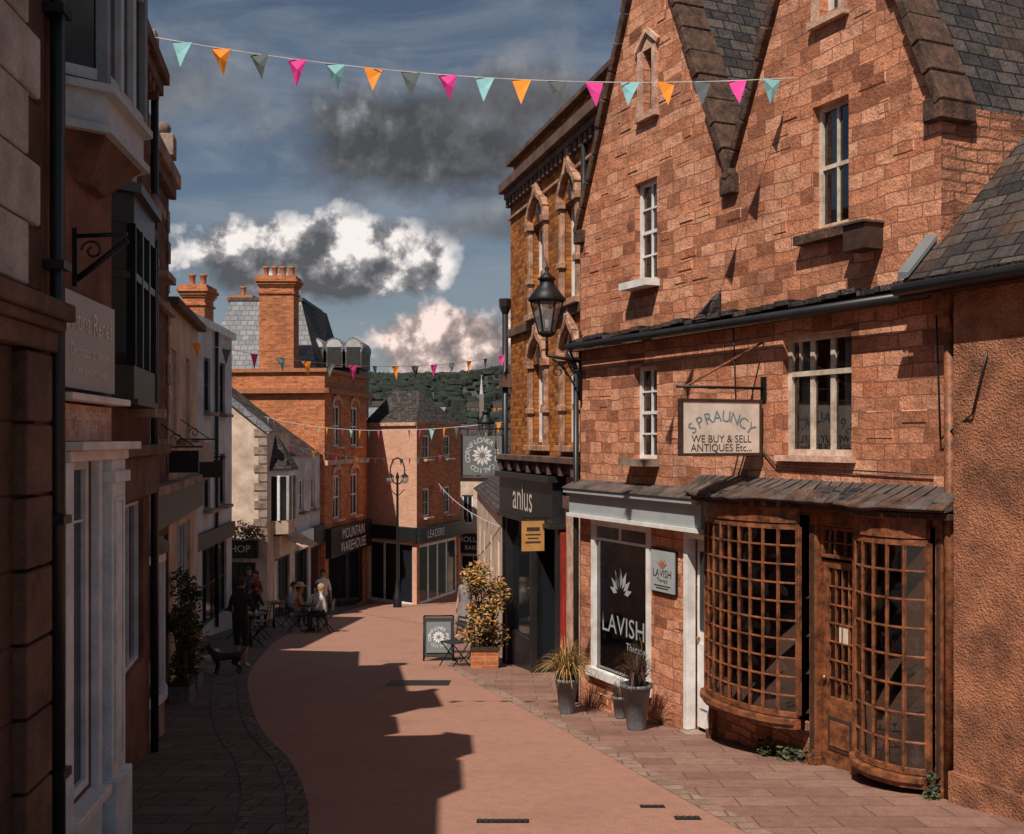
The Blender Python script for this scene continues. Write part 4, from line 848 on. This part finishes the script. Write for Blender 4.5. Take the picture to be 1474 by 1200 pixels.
shrub('doorway_weeds',3.5,9.25,[(0,0,.06,.07),(.05,.1,.15,.06)],160,.025,[leafC,leafA])
shrub('flower_basket',-8.9,36.6,[(-.4,0,2.95,.25),(0,0,2.95,.3),(.4,0,2.9,.25)],600,.06,[redp,leafA,leafC,leafA],None)
# ---------------------------------------------------------------- a-board, chairs, tables
E=empty('pavement_sign_board',(-1.45,22.0,gz(22)),.05); g=G()
g.hexa([(-.28,-.2,.1),(.28,-.2,.1),(.28,-.17,.1),(-.28,-.17,.1),(-.28,-.03,.85),(.28,-.03,.85),(.28,0,.85),(-.28,0,.85)],darkp)
for s in (-1,1):
    g.cyl((s*.29,-.22,0),(s*.29,-.01,.88),.018,.018,6,iron); g.cyl((s*.29,.22,-.0),(s*.29,-.0,.88),.018,.018,6,iron)
g.cyl((-.29,0,.88),(.29,0,.88),.018,.018,6,iron)
Yv=Vector((0,.17,.75)).normalized(); o=Vector((0,-.125,.48)); nn=Vector((0,-Yv.z,Yv.y))
X=Vector((1,0,0)); g.poly([o-X*.24-Yv*.3+nn*.012,o+X*.24-Yv*.3+nn*.012,o+X*.24+Yv*.3+nn*.012,o-X*.24+Yv*.3+nn*.012],signd)
ringsign(g,o+nn*.016,X,Yv,.22,signg,white,.085); g.obj('board',E)
def chair(name,x,y,rz):
    E=empty(name,(x,y,gz(y)),rz); g=G()
    for s in (-.2,.2):
        g.cyl((s,-.2,0),(s,.2,.46),.012,.012,6,iron); g.tube([(s,.22,0),(s,-.16,.45)],.012,iron); g.cyl((s,.17,.43),(s,.25,.88),.012,.012,6,iron)
    for i in range(6): g.box(-.2,.2,-.19+i*.065,-.145+i*.065,.45,.465,darkp)
    for z in (.62,.7,.78,.86): g.box(-.2,.2,.2+(z-.5)*.1,.215+(z-.5)*.1,z,z+.04,darkp)
    g.obj('chair_frame',E); return E
def table(name,x,y):
    E=empty(name,(x,y,gz(y))); g=G(); g.lathe((0,0,0),[(.001,.74),(.36,.74),(.36,.76),(.001,.76)],20,darkp); g.cyl((0,0,.02),(0,0,.74),.025,.025,8,iron)
    for i in range(4): a=i*1.57+.4; g.tube([(0,0,.25),(math.cos(a)*.3,math.sin(a)*.3,.0)],.015,iron)
    g.lathe((.12,0,.76),[(.025,0),(.035,.08),(.03,.08)],8,white); g.lathe((-.12,.05,.76),[(.025,0),(.035,.08),(.03,.08)],8,white); g.obj('table_top_and_stand',E)
chair('folding_chair',-1.08,20.8,-.9); chair('folding_chair',-.6,22.0,2.2); table('cafe_table',-.75,21.7)
# ---------------------------------------------------------------- people
def seg_d(p,a,b):
    ab=b-a; t=max(0,min(1,(p-a).dot(ab)/max(1e-9,ab.length_squared))); return (p-(a+ab*t)).length
def skinned(name,J,Ed,parent,matf,sub=1):
    names=list(J); me=bpy.data.meshes.new(name); me.from_pydata([J[n][0] for n in names],[(names.index(a),names.index(b)) for a,b in Ed],[])
    o=bpy.data.objects.new(name,me); col.objects.link(o); md=o.modifiers.new('s','SKIN'); md.use_smooth_shade=True
    sv=me.skin_vertices[0].data
    for i,n in enumerate(names): r=J[n][1]; sv[i].radius=(r,r) if not isinstance(r,tuple) else r; sv[i].use_root=(i==0)
    ss=o.modifiers.new('u','SUBSURF'); ss.levels=sub; ss.render_levels=sub
    bpy.context.view_layer.update(); dg=bpy.context.evaluated_depsgraph_get(); m2=bpy.data.meshes.new_from_object(o.evaluated_get(dg)); bpy.data.objects.remove(o)
    ms=[]; 
    segs=[(Vector(J[a][0]),Vector(J[b][0]),matf(a,b),(max(J[a][1]) if isinstance(J[a][1],tuple) else J[a][1])) for a,b in Ed]
    for s in segs:
        if s[2] not in ms: ms.append(s[2])
    m2.materials.clear()
    for m in ms: m2.materials.append(m)
    for p in m2.polygons:
        c=p.center; best=min(segs,key=lambda s:seg_d(c,s[0],s[1])-s[3]*.6); p.material_index=ms.index(best[2]); p.use_smooth=True
    ob=bpy.data.objects.new(name,m2); col.objects.link(ob); ob.parent=parent; return ob
def person(name,x,y,rz,shirt,trous,pose='stand',s=1.0,sleeve=False,haircol=None,hat=None,shoe=None,longhair=False,skirt=False,shorts=False,dz=0):
    E=empty(name,(x,y,gz(y)+dz),rz); E.scale=(s,s,s); sit=pose=='sit'
    b=-.42 if sit else 0; ln=-.10 if sit else 0
    J={'pel':((0,0,.95+b),.125),'sp':((0,ln*.4,1.12+b),.12),'ch':((0,ln,1.30+b),.135),'nk':((0,ln,1.46+b),.055),'h1':((0,ln-.03,1.55+b),.07),'h2':((0,ln-.015,1.645+b),.085),'h3':((0,ln,1.70+b),.06)}
    Ed=[('pel','sp'),('sp','ch'),('ch','nk'),('nk','h1'),('h1','h2'),('h2','h3')]
    for sd,k_ in ((1,'L'),(-1,'R')):
        J['sh'+k_]=((sd*.17,ln,1.39+b),.06)
        if sit: el=(sd*.24,ln-.08,1.13+b); wr=(sd*.14,ln-.30,1.12+b); ha=(sd*.11,ln-.37,1.13+b); fd=Vector((-sd*.1,-1,-.1))
        elif pose=='lean' : el=(sd*.26,-.02,1.12); wr=(sd*.2,-.2,1.0); ha=(sd*.18,-.27,.99); fd=Vector((0,-1,-.2))
        else: el=(sd*.235,.03,1.12); wr=(sd*.235,-.06,.89); ha=(sd*.23,-.08,.82); fd=Vector((0,-.15,-1))
        J['el'+k_]=(el,.042); J['wr'+k_]=(wr,.028); J['ha'+k_]=(ha,.032)
        fd.normalize(); side=Vector((1,0,0)) if sit or pose=='lean' else Vector((0,1,0))
        Ed+= [('ch','sh'+k_),('sh'+k_,'el'+k_),('el'+k_,'wr'+k_),('wr'+k_,'ha'+k_)]
        for i in range(4):
            p=Vector(ha)+side*(i-1.5)*.019+fd*.02; L=(.07,.08,.075,.06)[i]; bend=Vector((-sd*.01 if not sit else 0,-.01,-.015))
            J[f'f{i}a'+k_]=(tuple(p),.010); J[f'f{i}b'+k_]=(tuple(p+fd*L*.55),.009); J[f'f{i}c'+k_]=(tuple(p+fd*L*.95+bend),.0075)
            Ed+=[('ha'+k_,f'f{i}a'+k_),(f'f{i}a'+k_,f'f{i}b'+k_),(f'f{i}b'+k_,f'f{i}c'+k_)]
        p=Vector(wr)*.5+Vector(ha)*.5-side*.035; J['ta'+k_]=(tuple(p),.011); J['tb'+k_]=(tuple(p-side*.015+fd*.045),.009); Ed+=[('ha'+k_,'ta'+k_),('ta'+k_,'tb'+k_)]
        if sit: J['hp'+k_]=((sd*.10,-.03,.50),.095); J['kn'+k_]=((sd*.13,-.43,.50),.065); J['an'+k_]=((sd*.12,-.40,.09),.042); J['to'+k_]=((sd*.13,-.55,.035),.036)
        else:
            st=.12 if (pose=='walk') else .03
            J['hp'+k_]=((sd*.09,0,.86),.10); J['kn'+k_]=((sd*.10,-.03-st*sd*.5,.49),.065); J['an'+k_]=((sd*.10,.02-st*sd,.09),.042); J['to'+k_]=((sd*.12,-.13-st*sd,.035),.036)
        Ed+=[('pel','hp'+k_),('hp'+k_,'kn'+k_),('kn'+k_,'an'+k_),('an'+k_,'to'+k_)]
    shoe=shoe or black
    def mf(a,c):
        if a in('nk','h1','h2') : return skin
        if a[:2]=='wr' or a[:2]=='ha' or a[0]=='f' or a[:2]=='ta': return skin
        if a[:2]=='el': return shirt if sleeve else skin
        if a[:2]=='an': return shoe
        if a[:2]=='hp' or c[:2]=='hp': return trous
        if a[:2]=='kn': return trous if not (skirt or shorts) else skin
        return shirt
    skinned('body',J,Ed,E,mf)
    hc=Vector(J['h2'][0]); g=G(); hm=haircol or hair
    for sd in (1,-1):
        g.ball(hc+Vector((sd*.033,-.078,-.015)),.013,white,n=6); g.ball(hc+Vector((sd*.033,-.089,-.015)),.006,black,n=6); g.ball(hc+Vector((sd*.088,.005,-.02)),.024,skin,.4,.8,1.2,n=6); g.box(hc.x+sd*.033-.018,hc.x+sd*.033+.018,hc.y-.092,hc.y-.08,hc.z+.008,hc.z+.014,hm)
    g.hexa([hc+Vector(v) for v in ((-.014,-.08,-.05),(.014,-.08,-.05),(.014,-.06,-.05),(-.014,-.06,-.05),(-.006,-.085,-.005),(.006,-.085,-.005),(.006,-.06,-.005),(-.006,-.06,-.005))],skin)
    g.poly([hc+Vector((0,-.108,-.05)),hc+Vector((-.014,-.08,-.05)),hc+Vector((-.006,-.085,-.005)),hc+Vector((.006,-.085,-.005)),hc+Vector((.014,-.08,-.05))],skin)
    g.box(hc.x-.02,hc.x+.02,hc.y-.086,hc.y-.07,hc.z-.078,hc.z-.068,redp); g.obj('face',E)
    g=G(); n=14
    for j in range(7):
        for i in range(n):
            a0=2*math.pi*i/n;a1=2*math.pi*(i+1)/n; am=(a0+a1)/2; front=max(0,-math.sin(am)); lim=math.pi*(.66-.32*front)
            t0=min(lim,lim*j/7);t1=min(lim,lim*(j+1)/7); r=.103
            f=lambda a,t:hc+Vector((math.cos(a)*math.sin(t)*r*.93,math.sin(a)*math.sin(t)*r*1.05+.012,math.cos(t)*r*1.08+.012))
            g.poly([f(a0,t0),f(a1,t0),f(a1,t1),f(a0,t1)],hm,True)
    if longhair: g.lathe(hc+Vector((0,.055,-.2)),[(.03,-.04),(.07,.0),(.085,.12),(.07,.22)],10,hm,1,.55)
    g.obj('hair',E)
    if hat:
        g=G(); g.lathe(hc+Vector((0,.0,.045)),[(.17,-.01),(.175,.0),(.105,.012),(.10,.08),(.07,.1),(.001,.1)],16,hat); g.obj('hat',E)
    if skirt and not sit:
        g=G(); g.lathe((0,0,0),[(.24,.52),(.2,.75),(.14,.98),(.13,1.05)],14,trous,1,.8); g.obj('skirt',E)
    return E
cBlk=cloth('cloth_black',(.025,.022,.022)); cWh=cloth('cloth_white',(.7,.68,.65)); cOr=cloth('cloth_tan',(.55,.25,.10)); cNv=cloth('cloth_navy',(.04,.05,.08)); cDn=cloth('cloth_denim',(.12,.15,.2)); cRd=cloth('cloth_red',(.35,.05,.03)); cGy=cloth('cloth_grey',(.3,.3,.31)); cPt=cloth('cloth_print',(.22,.19,.19)); fair=plain('fair_hair',(.4,.25,.12),.8); shw=cloth('shoe_white',(.6,.6,.6))
hatm=cloth('straw_hat',(.6,.38,.18))
person('standing_man',-5.0,20.5,rad(165),cBlk,cBlk,'lean',.95,shoe=shw,shorts=True)
def seated(name,x,y,rz,*a,**k):
    person(name,x,y,rz,*a,'sit',**k)
    chair('cafe_chair',x,y,rz)
seated('seated_man',-5.95,30.6,rad(100),cOr,cDn,hat=hatm,sleeve=True)
seated('seated_woman',-5.1,30.3,rad(-90),cWh,cBlk,longhair=True,haircol=fair)
seated('seated_man',-6.6,33.2,rad(60),cGy,cNv)
seated('seated_woman',-5.45,31.4,rad(-10),cWh,cDn,longhair=True)
table('cafe_table',-5.5,30.5); table('cafe_table',-6.9,32.2); 
person('standing_woman',-5.65,33.2,rad(20),cWh,cDn,'stand',.97,longhair=True)
person('standing_woman',-7.7,33.4,rad(-30),cRd,cBlk,'stand',.95,longhair=True)
person('standing_man',-8.2,34.6,rad(60),cNv,cBlk,'stand',1.0)
seated('seated_man',-7.3,31.2,rad(150),cBlk,cNv)
table('cafe_table',-6.9,28.0); chair('cafe_chair',-6.3,27.8,rad(-90)); chair('cafe_chair',-6.2,26.2,rad(40)); table('cafe_table',-6.0,25.5)
person('standing_woman',-1.12,27.0,rad(-30),cPt,cPt,'stand',.95,longhair=True,skirt=True)
def dog(name,x,y,rz,fur,s=1.0):
    E=empty(name,(x,y,gz(y)),rz); E.scale=(s,s,s)
    J={'rump':((0,.28,.42),.085),'mid':((0,.05,.41),.085),'chest':((0,-.18,.42),.11),'neck':((0,-.32,.55),.06),'head':((0,-.40,.64),.065),'muz':((0,-.52,.61),.032),'nose':((0,-.57,.60),.024),
       'ta1':((0,.38,.48),.025),'ta2':((0,.48,.60),.018),'ta3':((0,.5,.70),.012)}
    Ed=[('rump','mid'),('mid','chest'),('chest','neck'),('neck','head'),('head','muz'),('muz','nose'),('rump','ta1'),('ta1','ta2'),('ta2','ta3')]
    for sd,k_ in ((1,'L'),(-1,'R')):
        J['fs'+k_]=((sd*.08,-.2,.34),.05);J['fe'+k_]=((sd*.08,-.16,.24),.032);J['fw'+k_]=((sd*.08,-.19,.10),.022);J['fp'+k_]=((sd*.08,-.22,.025),.026)
        J['hh'+k_]=((sd*.08,.27,.34),.065);J['hk'+k_]=((sd*.085,.17,.25),.042);J['ho'+k_]=((sd*.085,.33,.15),.022);J['hf'+k_]=((sd*.085,.30,.05),.02);J['hp'+k_]=((sd*.085,.26,.022),.025)
        J['ea'+k_]=((sd*.05,-.37,.69),.022);J['eb'+k_]=((sd*.075,-.36,.74),.01)
        Ed+=[('chest','fs'+k_),('fs'+k_,'fe'+k_),('fe'+k_,'fw'+k_),('fw'+k_,'fp'+k_),('rump','hh'+k_),('hh'+k_,'hk'+k_),('hk'+k_,'ho'+k_),('ho'+k_,'hf'+k_),('hf'+k_,'hp'+k_),('head','ea'+k_),('ea'+k_,'eb'+k_)]
    skinned('dog_body',J,Ed,E,lambda a,b:black if b=='nose' else fur)
    g=G(); [g.ball((sd*.035,-.455,.655),.011,black,n=6) for sd in (1,-1)]; g.obj('eyes',E)
furw=cloth('white_fur',(.62,.56,.5)); furb=cloth('dark_fur',(.035,.028,.024))
dog('small_dog',-5.38,19.5,rad(70),furw,.62); dog('small_dog',-4.95,19.2,rad(-60),furb,.78)
# ---------------------------------------------------------------- sky world
w=bpy.data.worlds.new('World'); scene.world=w; w.use_nodes=True; nt=w.node_tree; nt.nodes.clear(); L=nt.links.new
out=nt.nodes.new('ShaderNodeOutputWorld'); bg=nt.nodes.new('ShaderNodeBackground'); bg.inputs[1].default_value=.1; L(bg.outputs[0],out.inputs[0])
SX,SY,EL=-.42,-.907,rad(53)
sky=nt.nodes.new('ShaderNodeTexSky'); sky.sky_type='NISHITA'; sky.sun_disc=False; sky.sun_elevation=EL; sky.sun_rotation=math.atan2(SX,SY); sky.air_density=1.0; sky.dust_density=.6
tc=nt.nodes.new('ShaderNodeTexCoord'); sp=nt.nodes.new('ShaderNodeSeparateXYZ'); L(tc.outputs['Generated'],sp.inputs[0])
az=math_(nt,'ARCTAN2',sp.outputs[0],sp.outputs[1]); el=math_(nt,'ARCSINE',sp.outputs[2])
def noise(sc,det,ro,vec=None,dist=0):
    n=N(nt,'ShaderNodeTexNoise',Scale=sc,Detail=det,Roughness=ro,Distortion=dist); L(vec or tc.outputs['Generated'],n.inputs['Vector']); return n.outputs[0]
n1=noise(15,6,.58); mp=nt.nodes.new('ShaderNodeMapping'); mp.inputs['Location'].default_value=(.010,.0,-.014); L(tc.outputs['Generated'],mp.inputs[0]); n1b=noise(15,6,.58,mp.outputs[0])
mp2=nt.nodes.new('ShaderNodeMapping'); mp2.inputs['Scale'].default_value=(1,1,4.5); mp2.inputs['Rotation'].default_value=(0,rad(8),0); L(tc.outputs['Generated'],mp2.inputs[0]); nw=noise(5,6,.62,mp2.outputs[0],.6)
hs=nt.nodes.new('ShaderNodeHueSaturation'); hs.inputs['Saturation'].default_value=.92; L(sky.outputs[0],hs.inputs['Color'])
c=mix(nt,1.0,hs.outputs[0],(.46,.47,.48),'MULTIPLY')
wf=ramp(nt,nw,[(.42,(0,0,0)),(.72,(1,1,1))]); c=mix(nt,math_(nt,'MULTIPLY',wf,.6),c,(3.0,3.35,3.8))
lowf=math_(nt,'MULTIPLY',math_(nt,'SUBTRACT',.17,el),5.0,True); c=mix(nt,math_(nt,'MULTIPLY',lowf,.55),c,(2.6,2.95,3.3))
def cloud(c,a0,e0,ra,re,dark,mid,light,amp=2.2,gain=2.2,lo=-.2,alpha=1.0,flat=1.0,dd=.45,bs=3.0):
    dx=math_(nt,'DIVIDE',math_(nt,'SUBTRACT',az,a0),ra); dy=math_(nt,'DIVIDE',math_(nt,'SUBTRACT',el,e0),re)
    dyy=math_(nt,'ADD',math_(nt,'MAXIMUM',dy,0.0),math_(nt,'MULTIPLY',math_(nt,'MINIMUM',dy,0.0),flat))
    r=math_(nt,'SQRT',math_(nt,'ADD',math_(nt,'POWER',math_(nt,'ABSOLUTE',dx),2.0),math_(nt,'POWER',math_(nt,'ABSOLUTE',dyy),2.0)))
    d=math_(nt,'ADD',math_(nt,'SUBTRACT',1.0,r),math_(nt,'MULTIPLY',math_(nt,'SUBTRACT',n1,.47),amp))
    m=math_(nt,'MULTIPLY',d,gain,True); m=math_(nt,'MULTIPLY',m,alpha)
    sh=math_(nt,'ADD',math_(nt,'ADD',math_(nt,'MULTIPLY',dy,.42),lo),math_(nt,'MULTIPLY',math_(nt,'SUBTRACT',n1,n1b),bs))
    sh=math_(nt,'ADD',sh,math_(nt,'MULTIPLY',math_(nt,'SUBTRACT',.9,d),dd),True)
    cc=ramp(nt,sh,[(0.0,tuple(x/10 for x in dark)),(.5,tuple(x/10 for x in mid)),(.95,tuple(x/10 for x in light))])
    cc=mix(nt,1.0,cc,(10.0,10.0,10.0),'MULTIPLY')
    return mix(nt,m,c,cc)
c=cloud(c,-.075,.262,.15,.068,(.75,.77,.85),(1.2,1.25,1.35),(2.4,2.5,2.7),1.9,1.8,.22,1,1.25,.25,5)
c=cloud(c,.01,.30,.09,.04,(1.0,1.0,1.1),(1.5,1.55,1.7),(2.5,2.6,2.9),2.2,1.6,.25)
c=cloud(c,-.33,.30,.12,.04,(1.3,1.4,1.5),(2.0,2.1,2.3),(2.8,3.0,3.3),2.4,1.2,.25,.8)
c=cloud(c,-.165,.150,.135,.048,(1.0,1.05,1.15),(2.6,2.55,2.65),(9.5,8.8,8.4),1.6,3.4,.32,1,1.7,.16,6)
c=cloud(c,-.04,.082,.085,.045,(2.0,1.8,1.8),(4.6,3.6,3.3),(10.0,8.0,7.2),1.7,3.6,.42,1,1.0,.12,7)
c=cloud(c,-.01,.19,.07,.02,(1.2,1.25,1.4),(1.8,1.9,2.1),(2.6,2.8,3.0),2.4,1.6,.2,.85)
for a in (2.0,-2.0): c=cloud(c,a,.3,.5,.12,(1.5,1.5,1.6),(3,3,3),(5,4.8,4.6),2.2,2,.2)
L(c,bg.inputs[0])
sd=bpy.data.lights.new('sun','SUN'); sd.energy=5.0; sd.angle=rad(.53); sd.color=(1,.92,.82); so=bpy.data.objects.new('sun',sd); col.objects.link(so)
d=Vector((SX,SY,0)).normalized()*math.cos(EL)+Vector((0,0,math.sin(EL))); so.rotation_euler=d.to_track_quat('Z','Y').to_euler(); so.location=(-10,-20,30)
cd=bpy.data.cameras.new('camera'); cam=bpy.data.objects.new('camera',cd); col.objects.link(cam); cam.location=(0,0,2); cam.rotation_euler=(rad(90),0,0); cd.lens=39.08; cd.sensor_width=36; cd.shift_y=.0217; cd.clip_end=6000; cd.clip_start=.05
scene.camera=cam
scene.view_settings.view_transform='Standard'; scene.view_settings.look='None'; scene.view_settings.exposure=0
